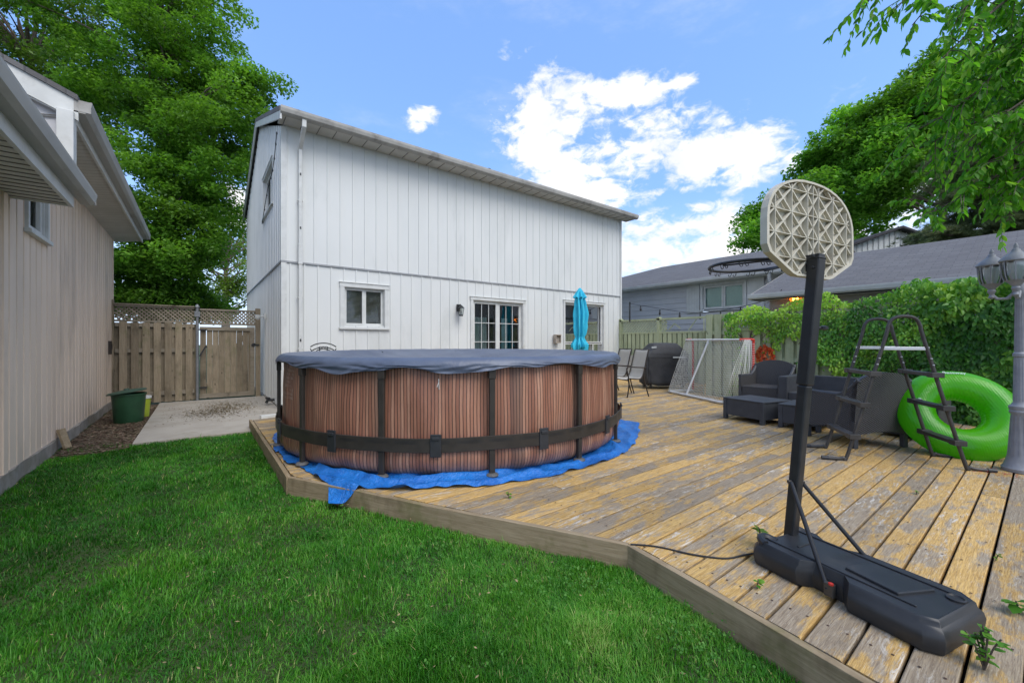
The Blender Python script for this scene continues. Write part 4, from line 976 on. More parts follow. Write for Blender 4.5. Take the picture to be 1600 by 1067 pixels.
# backboard
tb=Vector((.983,-.18,0)).normalized(); nb_=Vector((.18,.983,0)).normalized()
cB=Vector((2.726-2.64,.81-.876,0)); 
def BB(s,z,d=0): return cB+tb*s+nb_*d+Vector((0,0,z-.152))
hw=.43; zb,zt_=1.705,2.235
outl=[]
for t in np.linspace(0,PI,19): 
    c_,s_=math.cos(t),math.sin(t); outl.append((hw*(abs(c_)**.85)*(1 if c_>0 else -1),1.985+(zt_-1.985)*(s_**.9)))
outl+=[(-hw,1.85),(-.405,1.81),(-.20,1.715),(-.16,zb),(.16,zb),(.20,1.715),(.405,1.81),(hw,1.85)]
BBM=pm('pale weathered backboard',(.58,.55,.46),(.50,.47,.38),7,.6,.2,50,.003,dirt=(.22,.17,.11,.5),dscale=9)
m=MB(); n=len(outl); 
m.add([BB(s,z,d) for d in (.008,.014) for s,z in outl],[tuple(range(n)),tuple(range(2*n-1,n-1,-1))]+[(i,n+i,n+(i+1)%n,(i+1)%n) for i in range(n)])
board=m.build('backboard',BBM,hp)
m=MB(); inn=[(s*.955,1.985+(z-1.985)*.955) for s,z in outl]
vs=[BB(s,z,d) for (pp,d) in ((outl,.008),(outl,-.022),(inn,-.022),(inn,.007)) for s,z in pp]
m.add(vs,[(r*n+i,r*n+(i+1)%n,(r+1)*n+(i+1)%n,(r+1)*n+i) for r in range(3) for i in range(n)]); m.build('backboard_rim',BBM,board)
def inside(s,z):
    c=False; j=n-1
    for i in range(n):
        (xi,yi),(xj,yj)=inn[i],inn[j]
        if (yi>z)!=(yj>z) and s<(xj-xi)*(z-yi)/(yj-yi)+xi: c=not c
        j=i
    return c
m=MB()
def rib(a,b_,th=.006,hgt=.024,tp_=.5):
    a_=Vector((a[0],a[1])); c_=Vector((b_[0],b_[1])); N_=60; on=[inside(*(a_+(c_-a_)*k/N_)) for k in range(N_+1)]
    if not any(on): return
    i0=on.index(True); i1=N_-on[::-1].index(True)
    p=a_+(c_-a_)*i0/N_; q=a_+(c_-a_)*i1/N_
    if (q-p).length<.02: return
    A,B=BB(p.x,p.y,-.0065),BB(q.x,q.y,-.0065); m.bar(A,B,th*.8,hgt,up=nb_)
GXs=[-.375,-.275,-.165,-.055,.0,.055,.165,.275,.375]; GZs=[1.80,1.915,2.03,2.145]
vx=[-.505,-.355,-.205,-.055,.055,.205,.355,.505]; vz=[1.674,1.798,1.922,2.046,2.170,2.294]
for x in vx+[0.0]: rib((x,1.65),(x,2.3),.006,.026)
for z in vz: rib((-.45,z),(.45,z),.005,.022)
for i in range(len(vx)-1):
    for j in range(len(vz)-1):
        rib((vx[i],vz[j]),(vx[i+1],vz[j+1]),.010,.019); rib((vx[i],vz[j+1]),(vx[i+1],vz[j]),.010,.0185)
m.build('backboard_ribs',BBM,board)
m=MB(); m.obox(BB(-.035,1.78,-.045),tb*.030,nb_*.035,Vector((0,0,.045)))
for z in (1.75,1.81): m.tube([BB(-.085,z,-.055),BB(.02,z,-.055)],.009,8)
m.build('bracket',BLACK,hp,bevel=.004)
RC=Vector((2.79-2.64,1.165-.876,1.832-.152)); rr_=.222
m=MB(); m.tube([RC+Vector((rr_*math.cos(a),rr_*math.sin(a),0)) for a in np.linspace(0,2*PI,48,endpoint=False)],.0095,9,closed=True)
a1=RC-nb_*rr_*.93+tb*.08; a2=RC-nb_*rr_*.93-tb*.08
for s_ in (-1,1): m.tube([BB(s_*.05,1.80,.02),BB(s_*.05,1.80,.05)+Vector((0,0,0)),RC-nb_*(rr_*.80)+tb*s_*rr_*.62+Vector((0,0,-.012)),RC+tb*s_*rr_*.96+nb_*.02+Vector((0,0,-.012))],.0055,8)
rim=m.build('rim',BLACK,hp,smooth=True)
m=MB(); m.obox(BB(0,1.80,.022),tb*.07,nb_*.006,Vector((0,0,.045))); m.build('rim_plate',BLACK,hp,bevel=.003)
m=MB()
for k in range(12):
    a=2*PI*(k+.5)/12
    for dd in (-.07,.07):
        c=RC+Vector(((rr_-.004)*math.cos(a+dd),(rr_-.004)*math.sin(a+dd),-.004)); t=Vector((-math.sin(a),math.cos(a),0)); m.tube([c,c+Vector((0,0,-.018))+t*.002,c+Vector((0,0,-.03))+t*.010,c+Vector((0,0,-.026))+t*.02,c+Vector((0,0,-.016))+t*.018],.0026,5)
m.build('net_hooks',BLACK,rim)
# cable lying on the deck
ck=MB(); pts=[Vector(p) for p in ((2.02,1.49,.158),(2.12,1.38,.157),(2.2,1.21,.157),(2.30,1.08,.157),(2.42,1.03,.158),(2.50,1.0,.157))]
ck.tube(smoothpath(pts,8),.0055,6); o=ck.build('deck_cable',BLACK); tag(o,'thin black cable lying across the deck boards towards the hoop base','cable')

# ---------------------------------------------------------------- resin furniture
def table(name,label,c,w,d,h,rz,group):
    t=thing(name,label,'coffee table',(c[0],c[1],.152),rz,group)
    m=MB(); m.box((-w/2,-d/2,h-.02),(w/2,d/2,h)); m.build('top',RESIN,t,bevel=.006)
    m=MB(); e=.012
    m.box((-w/2+e,-d/2+e,.07),(w/2-e,-d/2+.03,h-.021)); m.box((-w/2+e,d/2-.03,.07),(w/2-e,d/2-e,h-.021)); m.box((-w/2+e,-d/2+.031,.07),(-w/2+.03,d/2-.031,h-.021)); m.box((w/2-.03,-d/2+.031,.07),(w/2-e,d/2-.031,h-.021)); m.build('side_panels',RESIN,t)
    for sx in (-1,1):
        for sy in (-1,1): m=MB(); m.box((sx*(w/2-.03)-.028,sy*(d/2-.03)-.028,0),(sx*(w/2-.03)+.028,sy*(d/2-.03)+.028,h-.022)); m.build('leg',RESIN,t,bevel=.006)
    return t
table('low_table','grey resin low table standing nearest the round pool, left of its twin',(6.76,2.70),.62,.66,.33,rad(-14),'low grey resin tables')
table('low_table','grey resin low table between its twin and the woven armchair seen from behind',(6.76,2.05),.60,.50,.33,0,'low grey resin tables')
sf_=thing('resin_sofa','anthracite resin sofa with box arms against the creeper fence','sofa',(8.05,1.95,.152))
m=MB(); m.box((-.48,-.75,.10),(.30,.60,.38)); m.build('seat',RESIN,sf_,bevel=.012)
m=MB(); m.box((.30,-.75,.06),(.42,.60,.62)); m.build('backrest',RESIN,sf_,bevel=.012)
for y in (.60,-.88): m=MB(); m.box((-.50,y,.03),(.42,y+.13,.63)); m.build('arm',RESIN,sf_,bevel=.012)
bx_=thing('resin_box','grey resin storage box behind the green swim ring','storage box',(7.15,1.02,.152),rad(-8))
m=MB(); m.box((-.22,-.28,.03),(.22,.28,.56)); m.build('box',RESIN,bx_,bevel=.01)
m=MB(); m.box((-.235,-.295,.561),(.235,.295,.60)); m.build('lid',RESIN,bx_,bevel=.01)
def armchair(label,c,rz):
    """facing local +y"""
    t=thing('woven_armchair',label,'armchair',(c[0],c[1],.152),rz,'woven resin armchairs'); w=.34; d=.33
    m=MB(); m.box((-w+.05,-d+.06,.16),(w-.05,d-.01,.40)); m.build('seat',WEAVE,t,bevel=.01)
    def top(s): # back top profile
        return .80+.055*math.sin(PI*s)-.05*(2*s-1)**4
    m=MB()
    for side in (0,1):
        m.grid(lambda s,q:(-w+.0+2*w*s, -d-.045*( (q)**1.5)+.05*(1-q)*0+side*.055+.03*math.sin(PI*s)*-1, (.14+.05*math.sin(PI*s))*(1-q)+top(s)*q),22,14)
    g=22*14
    nv=14
    m.f+= [(i*nv+nv-1,(i+1)*nv+nv-1,g+(i+1)*nv+nv-1,g+i*nv+nv-1) for i in range(21)]+[(i*nv,g+i*nv,g+(i+1)*nv,(i+1)*nv) for i in range(21)]+[(j,j+1,g+j+1,g+j) for j in range(13)]+[(21*nv+j,g+21*nv+j,g+21*nv+j+1,21*nv+j+1) for j in range(13)]
    m.r=[.5]*len(m.f); m.build('backrest',WEAVE,t,smooth=50)
    for sx in (-1,1):
        m=MB(); prof=[]
        N_=14
        for i in range(N_+1):
            q=i/N_; y=-d-.04+(2*d+.04)*q; z=.56+ .20*max(0,1-q/.42)**1.8+.012*q; prof.append((y,z))
        bot=[(d,.13),(d-.06,.15),(0,.20),(-d+.05,.15),(-d,.13)]
        poly=prof+bot; nn=len(poly); x0,x1=sx*w,sx*(w-.045)
        m.add([(x,y,z) for x in (x0,x1) for y,z in poly],[tuple(range(nn)),tuple(range(2*nn-1,nn-1,-1))]+[(i,nn+i,nn+(i+1)%nn,(i+1)%nn) for i in range(nn)]); m.build('arm',WEAVE,t)
        m=MB(); m.tube([(sx*(w-.022),y,z+.008) for y,z in prof],.026,8); m.build('arm_trim',RESIN,t,smooth=True)
        for sy in (-1,1): m=MB(); m.box((sx*(w-.025)-.027,sy*(d-.02)-.027,0),(sx*(w-.025)+.027,sy*(d-.02)+.027,.30)); m.build('leg',RESIN,t,bevel=.006)
    return t
armchair('woven dark armchair turned with its high back to the camera behind the pool ladder',(6.27,1.42),-math.atan2(.51,.86))
armchair('woven dark armchair in side view beside the goal net under the orange wreath',(8.15,3.08),rad(90))

# ---------------------------------------------------------------- pool ladder
ld=thing('pool_ladder','dark metal A frame pool ladder standing open in front of the green ring','ladder',(5.64,.98,.152))
sD=Vector((.55,-.835,0)); wD=Vector((.835,.55,0))
def rail(off,name='rail'):
    c=wD*off; 
    def P_(s,z): return c+sD*s+Vector((0,0,z))
    left=[P_(-.66,.012),P_(-.56,.014),P_(-.485,.03),P_(-.44,.10)]
    right=[P_(.44,.10),P_(.485,.03),P_(.56,.014),P_(.66,.012)]
    topz=1.44; arch=[P_(-.155,1.20),P_(-.125,1.34),P_(-.09,1.415),P_(-.03,topz),P_(.03,topz),P_(.09,1.415),P_(.125,1.34),P_(.155,1.20)]
    pts=smoothpath(left+arch+right,5); m=MB(); m.tube(pts,.0165,10); o=m.build(name,LADG,ld,smooth=True); o
    m=MB()
    for e,f in ((P_(-.67,.014),P_(-.61,.014)),(P_(.61,.014),P_(.67,.014))): m.tube([e,f],.021,10)
    m.build('foot_cap',BLACKP,o,smooth=True)
    m=MB(); xs=.175+.0; z=1.13; m.obox(P_(0,z),sD*.19,wD*.008,Vector((0,0,.016))); m.build('top_bar',ALU,ld,bevel=.003)
    for sg in (-1,1):
        for zz in (1.03,.97): m=MB(); m.lathe([(.009,0),(.009,.01)],tuple(P_(sg*(.155+(1.2-zz)*.26),zz)-wD*.018),8); m.build('rivet',ALU,o)
rail(-.25); rail(.25)
for z in (.88,.57,.25):
    for sg in (-1,1):
        s_=sg*(.155+(1.20-z)*(.285/1.10)); c=sD*s_+Vector((0,0,z)); m=MB()
        m.obox(c,wD*.285,sD*.042,Vector((0,0,.017)));
        for e in (-1,1): m.obox(c+wD*e*.25,wD*.045,sD*.046,Vector((0,0,.024)))
        for k in range(5): m.obox(c+sD*(-.028+.014*k)+Vector((0,0,.016)),wD*.20,sD*.003,Vector((0,0,.003)))
        m.build('tread',LADG,ld,bevel=.006)
# ---------------------------------------------------------------- green swim ring
def ringmat():
    m,nt,p,co,o=newmat('green vinyl ring')
    sp=N(nt,'ShaderNodeSeparateXYZ'); nt.links.new(co,sp.inputs[0]); ang=M_(nt,'ARCTAN2',sp.outputs[1],sp.outputs[0])
    wv=M_(nt,'SINE',M_(nt,'ADD',M_(nt,'MULTIPLY',ang,8),M_(nt,'MULTIPLY',M_(nt,'ADD',sp.outputs[0],M_(nt,'MULTIPLY',sp.outputs[1],.3)),300)))
    c=mixc(nt,smooth(nt,noise(nt,co,2,3),.3,.7),(.07,.42,.008),(.11,.52,.01)); setc(nt,p,c); p.inputs['Roughness'].default_value=.20; p.inputs['Specular IOR Level'].default_value=.55
    wr=noise(nt,mapping(nt,co,(3,3,1)),5,4,.6,1.0)
    b=bump(nt,p,M_(nt,'ADD',M_(nt,'MULTIPLY',wv,.13),wr),.45,.006)
    tr=N(nt,'ShaderNodeBsdfTranslucent'); tr.inputs[0].default_value=(.22,.75,.02,1); nt.links.new(b.outputs[0],tr.inputs['Normal'])
    mx=N(nt,'ShaderNodeMixShader'); mx.inputs[0].default_value=.42; nt.links.new(p.outputs[0],mx.inputs[1]); nt.links.new(tr.outputs[0],mx.inputs[2]); nt.links.new(mx.outputs[0],o.inputs[0]); return m
rg=thing('swim_ring','translucent green inflatable swim ring leaning behind the pool ladder','swim ring',(6.47,.60,.152))
RM,rm=.338,.165
m=MB()
def tor(s,t):
    a=2*PI*s; b_=2*PI*t; sc_=1+.012*ns(a,40)*max(0,-math.cos(b_))**2*2
    r=RM+rm*math.cos(b_)*sc_; z=rm*.92*math.sin(b_)*(1+.02*ns(a,3))
    return (r*math.cos(a),r*math.sin(a)*1.0,z)
N1,N2=128,40
vs=[tor(i/N1,j/N2) for i in range(N1) for j in range(N2)]; m.add(vs,[(i*N2+j,((i+1)%N1)*N2+j,((i+1)%N1)*N2+(j+1)%N2,i*N2+(j+1)%N2) for i in range(N1) for j in range(N2)])
tube=m.build('tube',ringmat(),rg,smooth=180)
nrm=Vector((-.80,-.33,.50)).normalized(); q=nrm.to_track_quat('Z','Y'); tube.rotation_mode='QUATERNION'; tube.rotation_quaternion=q; tube.location=(.0,-.02,.415)
m=MB(); m.tube([(RM*math.cos(a),RM*math.sin(a),rm*.92+.0) for a in np.linspace(rad(100),rad(128),4)],.001,4)
m=MB(); m.lathe([(.016,0),(.018,.012),(.008,.02)],(RM*math.cos(2.9),RM*math.sin(2.9),rm*.9),12); m.build('valve',pm('clear valve',(.5,.7,.6),(.5,.65,.6),4,.3),tube,smooth=True)
# white printed mark near the top of the tube
cv=bpy.data.curves.new('printed_name','FONT'); cv.body='Bestway'; cv.size=.055; cv.extrude=.0008; cv.align_x='CENTER'
to=bpy.data.objects.new('printed_name',cv); C.objects.link(to)
bpy.context.view_layer.update(); dg=bpy.context.evaluated_depsgraph_get(); me=bpy.data.meshes.new_from_object(to.evaluated_get(dg)); bpy.data.objects.remove(to)
to=bpy.data.objects.new('printed_name',me); C.objects.link(to); me.materials.append(pm('white print',(.75,.78,.75),(.7,.72,.7),4,.5)); to.parent=tube
upl=(q.inverted()@Vector((0,0,1))); upl.z=0; upl.normalize(); aa=math.atan2(upl.y,upl.x); bb2=rad(62); rr=RM+rm*math.cos(bb2)
to.rotation_mode='QUATERNION'
er=Vector((math.cos(aa),math.sin(aa),0)); et=Vector((math.sin(aa),-math.cos(aa),0)); nn_=er*math.cos(bb2)+Vector((0,0,1))*math.sin(bb2)
yy_=nn_.cross(et); to.rotation_quaternion=Matrix((et,yy_,nn_)).transposed().to_quaternion(); to.location=er*rr+Vector((0,0,rm*.92*math.sin(bb2)))+nn_*.004

# ---------------------------------------------------------------- lamp post
lp=thing('lamp_post','grey cast lamp post with clustered lantern heads at the right edge of the deck','street lamp',(6.03,.15,.152))
m=MB(); m.lathe([(.115,0),(.12,.03),(.105,.05),(.09,.10),(.075,.16),(.062,.36),(.056,.52),(.065,.535),(.07,.55),(.065,.565),(.072,.58),(.072,.60),(.056,.615),(.044,.64),(.038,1.05),(.047,1.06),(.047,1.085),(.036,1.10),(.031,1.60),(.042,1.62),(.050,1.66),(.045,1.70),(.03,1.74),(.03,1.86),(.02,1.9)],(0,0,0),28); 
post=m.build('post',GREYP,lp,smooth=35)
for k in range(16):
    a=2*PI*k/16; 
m=MB()
for k in range(14):
    a=2*PI*k/14; m.bar((.078*math.cos(a),.078*math.sin(a),.125),(.056*math.cos(a),.056*math.sin(a),.51),.008,.006); m.bar((.0435*math.cos(a),.0435*math.sin(a),.65),(.038*math.cos(a),.038*math.sin(a),1.04),.006,.005); m.bar((.0355*math.cos(a),.0355*math.sin(a),1.11),(.031*math.cos(a),.031*math.sin(a),1.58),.006,.005)
m.build('fluting',GREYP,post,bevel=.0)
def lantern(off,z,s=1.0):
    o=off; m=MB()
    m.tube([(o[0]*.1,o[1]*.1,z-.16),(o[0]*.45,o[1]*.45,z-.235),(o[0]*.8,o[1]*.8,z-.235),(o[0],o[1],z-.19)],.014,8)
    m.build('lantern_arm',GREYP,lp,smooth=True); m=MB()
    m.lathe([(.004,-.235),(.022,-.22),(.014,-.195),(.024,-.175),(.03,-.16),(.022,-.145),(.045,-.115),(.062,-.098),(.070,-.09)],(o[0],o[1],z),18)
    m.build('lantern_cup',GREYP,lp,smooth=35); m=MB()
    m.lathe([(.092,.075),(.106,.082),(.104,.095),(.082,.12),(.048,.15),(.03,.168),(.026,.185),(.014,.195),(.016,.215),(.006,.24),(.0,.242)],(o[0],o[1],z),24)
    h_=m.build('lantern_head',GREYP,lp,smooth=35)
    m=MB()
    for k in range(8):
        a=2*PI*k/8; m.tube([(o[0]+r*math.cos(a),o[1]+r*math.sin(a),z+zz) for r,zz in ((.069,-.09),(.083,-.04),(.090,.03),(.092,.078))],.0045,5)
    m.build('cage_bars',GREYP,h_)
    m=MB(); m.lathe([(.064,-.09),(.078,-.04),(.085,.03),(.087,.078)],(o[0],o[1],z),24); m.f=m.f[:-2]; m.r=m.r[:-2]; m.build('glass',LGLASS,h_,smooth=True)
    m=MB(); m.lathe([(.03,-.085),(.042,-.05),(.05,.01),(.052,.065),(.03,.075)],(o[0],o[1],z),16); m.build('frosted_globe',pm('frosted glass',(.62,.66,.66),(.56,.6,.6),4,.35) if 'frosted glass' not in bpy.data.materials else bpy.data.materials['frosted glass'],h_,smooth=True)
O1=-R_*.125+F_*.12; O2=-R_*.20-F_*.13; O3=R_*.23+F_*.02
lantern((O1.x,O1.y),1.895-.06); lantern((O2.x,O2.y),1.865-.03); lantern((O3.x,O3.y),1.83+.03)

# ---------------------------------------------------------------- parasol, patio chairs, garden chair
um=thing('closed_parasol','closed turquoise parasol standing in front of the large window','parasol',(8.0,7.5,.152))
m=MB(); m.tube([(0,0,0),(0,0,2.52)],.02,10); m.lathe([(.02,2.52),(.03,2.54),(.015,2.58),(.0,2.60)],(0,0,0),10); m.build('pole',TRIM,um)
m=MB(); m.lathe([(.24,0),(.24,.04),(.18,.07),(.035,.10),(.03,.3),(.02,.3)],(0,0,0),24); m.build('base',BLACKP,um,smooth=30)
def canopy(s,t):
    a=2*PI*s; zs_=[2.60,2.52,2.38,2.20,1.9,1.6,1.38,1.30,1.22,1.12,1.02,.93]; rs_=[.02,.07,.105,.135,.15,.145,.12,.095,.13,.17,.16,.10]
    f=t*(len(zs_)-1); i=min(int(f),len(zs_)-2); q=f-i; z=zs_[i]+(zs_[i+1]-zs_[i])*q; r=rs_[i]+(rs_[i+1]-rs_[i])*q
    k=.30*math.sin(8*a+2*z)+.14*math.sin(13*a+5*z)+.08*math.sin(21*a-7*z); k*=min(1,t*3)
    return (r*(1+k)*math.cos(a)+.02*math.sin(z*4),r*(1+k)*math.sin(a),z+.05*math.sin(3*a+1)*(t>.9))
m=MB(); m.grid(canopy,120,60,closeu=True); m.build('canopy',TEAL,um,smooth=180)
m=MB(); m.grid(lambda s,t:((.02+.14*t*(1+.25*math.sin(8*2*PI*s)))*math.cos(2*PI*s),(.02+.14*t*(1+.25*math.sin(8*2*PI*s)))*math.sin(2*PI*s),2.61-.27*t**1.1+.02*math.sin(8*2*PI*s)*t),96,8,closeu=True); m.build('top_vent',TEAL,um,smooth=180)
m=MB(); m.tube([(.105*math.cos(a)+.02*math.sin(1.3*4),.105*math.sin(a),1.30) for a in np.linspace(0,2*PI,24,endpoint=False)],.012,6,closed=True); m.build('tie_strap',TEAL,um)
def slingchair():
    t=thing('patio_chair','bronze framed sling patio chair nearest the covered grill, at the pool side','chair',(0,0,.152),0,'sling patio chairs')
    # faces local -x ; width along y
    back=[(.30,1.02),(.27,.98),(.20,.70),(.15,.50),(.10,.41),(.02,.385),(-.20,.40),(-.24,.38)]
    m=MB(); 
    def sl2(s,q): 
        f=s*(len(back)-1); i=min(int(f),len(back)-2); r=f-i; return (back[i][0]+(back[i+1][0]-back[i][0])*r,-.245+.49*q,back[i][1]+(back[i+1][1]-back[i][1])*r-.012*math.sin(PI*q))
    m.grid(sl2,40,8); m.build('sling',SLING,t,solid=.004,smooth=True)
    for sy in (-1,1):
        y=sy*.262
        m=MB(); m.tube(smoothpath([(b_[0],y,b_[1]) for b_ in back],4),.013,8); m.build('side_rail',BRONZE,t,smooth=True)
        m=MB(); m.tube(smoothpath([(.27,y+sy*.02,0),(.20,y+sy*.02,.22),(.15,y+sy*.01,.45),(.17,y,.58)],4),.014,8); m.build('leg',BRONZE,t,smooth=True)
        m=MB(); m.tube(smoothpath([(-.26,y+sy*.02,0),(-.22,y+sy*.02,.25),(-.235,y+sy*.02,.45),(-.27,y+sy*.02,.60),(-.22,y+sy*.02,.65),(0,y+sy*.02,.64),(.2,y+sy*.01,.63)],4),.014,8); m.build('arm',BRONZE,t,smooth=True)
    m=MB(); m.tube([(-.22,-.27,.36),(-.22,.27,.36)],.012,8); m.tube([(.30,-.25,1.02),(.30,.25,1.02)],.010,8); m.build('cross_bar',BRONZE,t)
    return t
fz=math.atan2(-.36,.93)   # local -x points to (-.93,.36)
ch=slingchair(); ch.location=(7.62,5.62,.152); ch.rotation_euler=(0,0,fz)
c2=copy_tree(ch); c2.location=(7.62+.24,5.62+.62,.152); c2['label']='bronze framed sling patio chair half hidden behind the pool, left of its twin'
gc=thing('garden_chair','black wrought iron chair with fan shaped back behind the round pool','chair',(1.85,8.2,.04),rad(-20))
m=MB()
for (z,r) in ((1.28,.62),(1.20,.54),):
    m.tube([(r*math.sin(a)*.52,0,.78+(z-.78)*math.cos(a)**.5*1.0) for a in np.linspace(-.75,.75,18)],.010,7)
m.tube([(-.15,0,1.10),(-.10,0,1.15),(0,0,1.17),(.10,0,1.15),(.15,0,1.10)],.009,7)
for s_ in (-1,-.33,.33,1): m.tube([(s_*.14,0,.48),(s_*.15,0,1.0),(s_*.22,0,1.23-.05*abs(s_))],.009,7)
for cx in (-.05,.0,.05): m.tube([(cx+.025*math.cos(a),0,1.195+.022*math.sin(a)) for a in np.linspace(0,2*PI,12,endpoint=False)],.004,5,closed=True)
m.build('backrest',BLACK,gc)
m=MB(); m.tube([(.22*math.cos(a),-.22+.22*math.sin(a),.47) for a in np.linspace(0,2*PI,28,endpoint=False)],.012,7,closed=True)
for k in range(-3,4): m.bar((k*.055,-.22-math.sqrt(.22**2-(k*.055)**2),.47),(k*.055,-.22+math.sqrt(.22**2-(k*.055)**2),.47),.012,.006)
m.build('seat',BLACK,gc)
for x,y in ((-.17,-.02),(.17,-.02),(-.17,-.40),(.17,-.40)): m=MB(); m.tube([(x,y,.47),(x*1.15,y,.22),(x*1.25,y-.02*0,.0)],.011,7); m.build('leg',BLACK,gc)

# ---------------------------------------------------------------- covered grill
gr=thing('covered_grill','barbecue grill under a fitted black cover beside the goal net','grill',(9.55,6.05,.152),math.atan2(-.5,.85))
def gcov(s,t):
    # superellipse rings, local x = width, y = depth, front at -y
    lv=[(0.10,.50,.27),(.14,.54,.30),(.45,.57,.31),(.74,.585,.31),(.80,.59,.31),(.84,.60,.305),(.90,.575,.30),(1.06,.40,.24),(1.13,.345,.19),(1.155,.31,.15),(1.165,.05,.02)]
    f=t*(len(lv)-1); i=min(int(f),len(lv)-2); q=f-i; z=lv[i][0]+(lv[i+1][0]-lv[i][0])*q; a_=lv[i][1]+(lv[i+1][1]-lv[i][1])*q; b_=lv[i][2]+(lv[i+1][2]-lv[i][2])*q
    an=2*PI*s; e=.30; c,sn=math.cos(an),math.sin(an)
    x=a_*(abs(c)**e)*(1 if c>0 else -1); y=b_*(abs(sn)**e)*(1 if sn>0 else -1)
    f2=.012*math.sin(an*9+z*3)*(1-t)+.008*math.sin(an*17-z*7)*(1-t)+.006*math.sin(z*22+an*4)
    if y<0 and z<.80 and abs(x)<.5: y+=.035*math.exp(-((z-.5)/.25)**2)
    return (x*(1+f2),y*(1+f2*1.5),z+(.02*math.sin(an*5) if t<.05 else 0))
m=MB(); m.grid(gcov,180,60,closeu=True); m.build('cover',GRILLC,gr,smooth=60)
m=MB(); m.bar((.10,-.338,.80),(.42,-.338,.80),.006,.035); m.build('reflective_band',pm('silver band',(.55,.56,.55),(.45,.46,.45),5,.5),gr)
m=MB(); m.bar((-.43,-.262,1.045),(-.30,-.262,1.055),.006,.05); m.build('cover_label',pm('pale label',(.4,.42,.42),(.3,.32,.32),30,.5),gr)
for x in (-.42,.42):
    for y in (-.2,.2):
        m=MB(); m.tube([(x-.015,y,.06),(x+.015,y,.06)],.055,16); m.bar((x,y,.06),(x,y,.16),.02,.03); m.build('wheel',BLACKP,gr)
# ---------------------------------------------------------------- goal
go=thing('goal_net','white framed street hockey goal with red posts and white netting by the fence','goal',(8.8,4.5,.152))
bL,bR=Vector((8.78,5.42,0)),Vector((7.93,3.76,0)); fL,fR=Vector((9.36,5.13,0)),Vector((8.53,3.46,0)); H_=1.385; off=Vector((8.8,4.5,0))
tL=fL*.72+bL*.28; tR=fR*.72+bR*.28
GW=pm('white goal tube',(.68,.68,.66),(.6,.6,.58),6,.45,dirt=(.4,.37,.32,.4),dscale=6); GR=pm('red goal tube',(.62,.04,.025),(.52,.035,.02),6,.45)
m=MB(); z0=Vector((0,0,.185))
m.tube(smoothpath([fL+z0,bL*.8+fL*.2+z0,bL+(bR-bL)*.05+z0,bL+(bR-bL)*.2+z0,bL+(bR-bL)*.8+z0+(bL-fL)*.0,bL+(bR-bL)*.95+z0,bR*.8+fR*.2+z0,fR+z0],6),.028,10)
m.build('base_frame',GW,go,world=True,smooth=True)
m=MB(); zt=Vector((0,0,H_)); m.tube([tL+zt,tR*.93+tL*.07+zt],.022,9); m.tube([(tL+tR)/2*.5+(tL*.62+tR*.38)*.5+zt,(bL*.62+bR*.38)+z0],.022,9); m.build('back_frame',GW,go,world=True,smooth=True)
m=MB(); m.tube(smoothpath([fR+z0,fR+zt*.85,fR+zt*.97+(fL-fR)*.0,fR*.9+tR*.1+zt,tR*.93+tL*.07+zt],5),.026,10); m.build('red_post',GR,go,world=True,smooth=True)
m=MB(); m.tube(smoothpath([fL+z0,fL+zt*.88,fL*.8+tL*.2+zt,tL+zt],5),.026,10); m.tube([fL+zt,fR+zt],.024,8); m.build('red_post',GR,go,world=True,smooth=True)
m=MB()
def netpanel(a,b_,c,d,nu,nv,sag):
    # a-b bottom, d-c top
    n_=(b_-a).cross(Vector((0,0,1))).normalized()
    def P_(u,v): 
        p=(a*(1-u)+b_*u)*(1-v)+(d*(1-u)+c*u)*v
        return p+n_*sag*math.sin(PI*u)*math.sin(PI*v)+n_*.012*math.sin(u*23+v*7)*math.sin(PI*v)+Vector((0,0,.006*math.sin(u*31+v*5)*math.sin(PI*v)))
    for i in range(nu+1): m.tube([P_(i/nu,j/14) for j in range(15)],.0036,3,cap=False)
    for j in range(nv+1): m.tube([P_(i/20,j/nv) for i in range(21)],.0036,3,cap=False)
netpanel(bL+z0,bR+z0,tR+zt,tL+zt,40,28,-.06); netpanel(fL+z0,bL+z0,tL+zt,fL*.85+tL*.15+zt,14,28,.03); netpanel(bR+z0,fR+z0,fR*.85+tR*.15+zt,tR+zt,14,28,.03)
m.build('netting',pm('white net cord',(.72,.72,.68),(.65,.65,.6),6,.7),go,world=True)
m=MB()
for i in range(24): p=fR+Vector((0,0,.26+i*.045)); m.tube([p+Vector((-.035,-.0,0)),p+Vector((0,-.035,.01)),p+Vector((.03,0,.015))],.004,4)
m.build('lacing',GW,go,world=True)
# orange wreath on the fence
p=Vector((9.00,3.42,1.06)); wr=thing('orange_wreath','orange red flower wreath hanging on the sage fence beside the goal','wreath',tuple(p))
V=[];F=[];Rn=[]
for k in range(620):
    a=random.uniform(0,2*PI); r=.140+random.gauss(0,.022) if k%12 else random.uniform(.0,.12); c=Vector((-.04*random.random()-.02*(r<.1),r*math.cos(a),r*math.sin(a)*1.15))
    n_=Vector((-1,random.gauss(0,.7),random.gauss(0,.7))).normalized(); u=n_.orthogonal().normalized(); v=n_.cross(u); s=random.uniform(.012,.026)
    i=len(V); V+=[c+u*s,c+v*s+n_*s*.4,c-u*s,c-v*s+n_*s*.4]; F.append((i,i+1,i+2,i+3)); Rn.append(random.random())
npmesh('petals',V,F,leafmat('orange petals',[(.45,.03,.01),(.70,.09,.02),(.75,.22,.05),(.6,.05,.02)],.15),wr,Rn)
m=MB(); m.tube([(0,.13*math.cos(a),.15*math.sin(a)) for a in np.linspace(0,2*PI,24,endpoint=False)],.02,8,closed=True); m.build('ring',GR,wr)
m=MB(); m.tube([(0,0,.15),(0.03,0,.40)],.003,5); m.build('hanger',BLACK,wr)

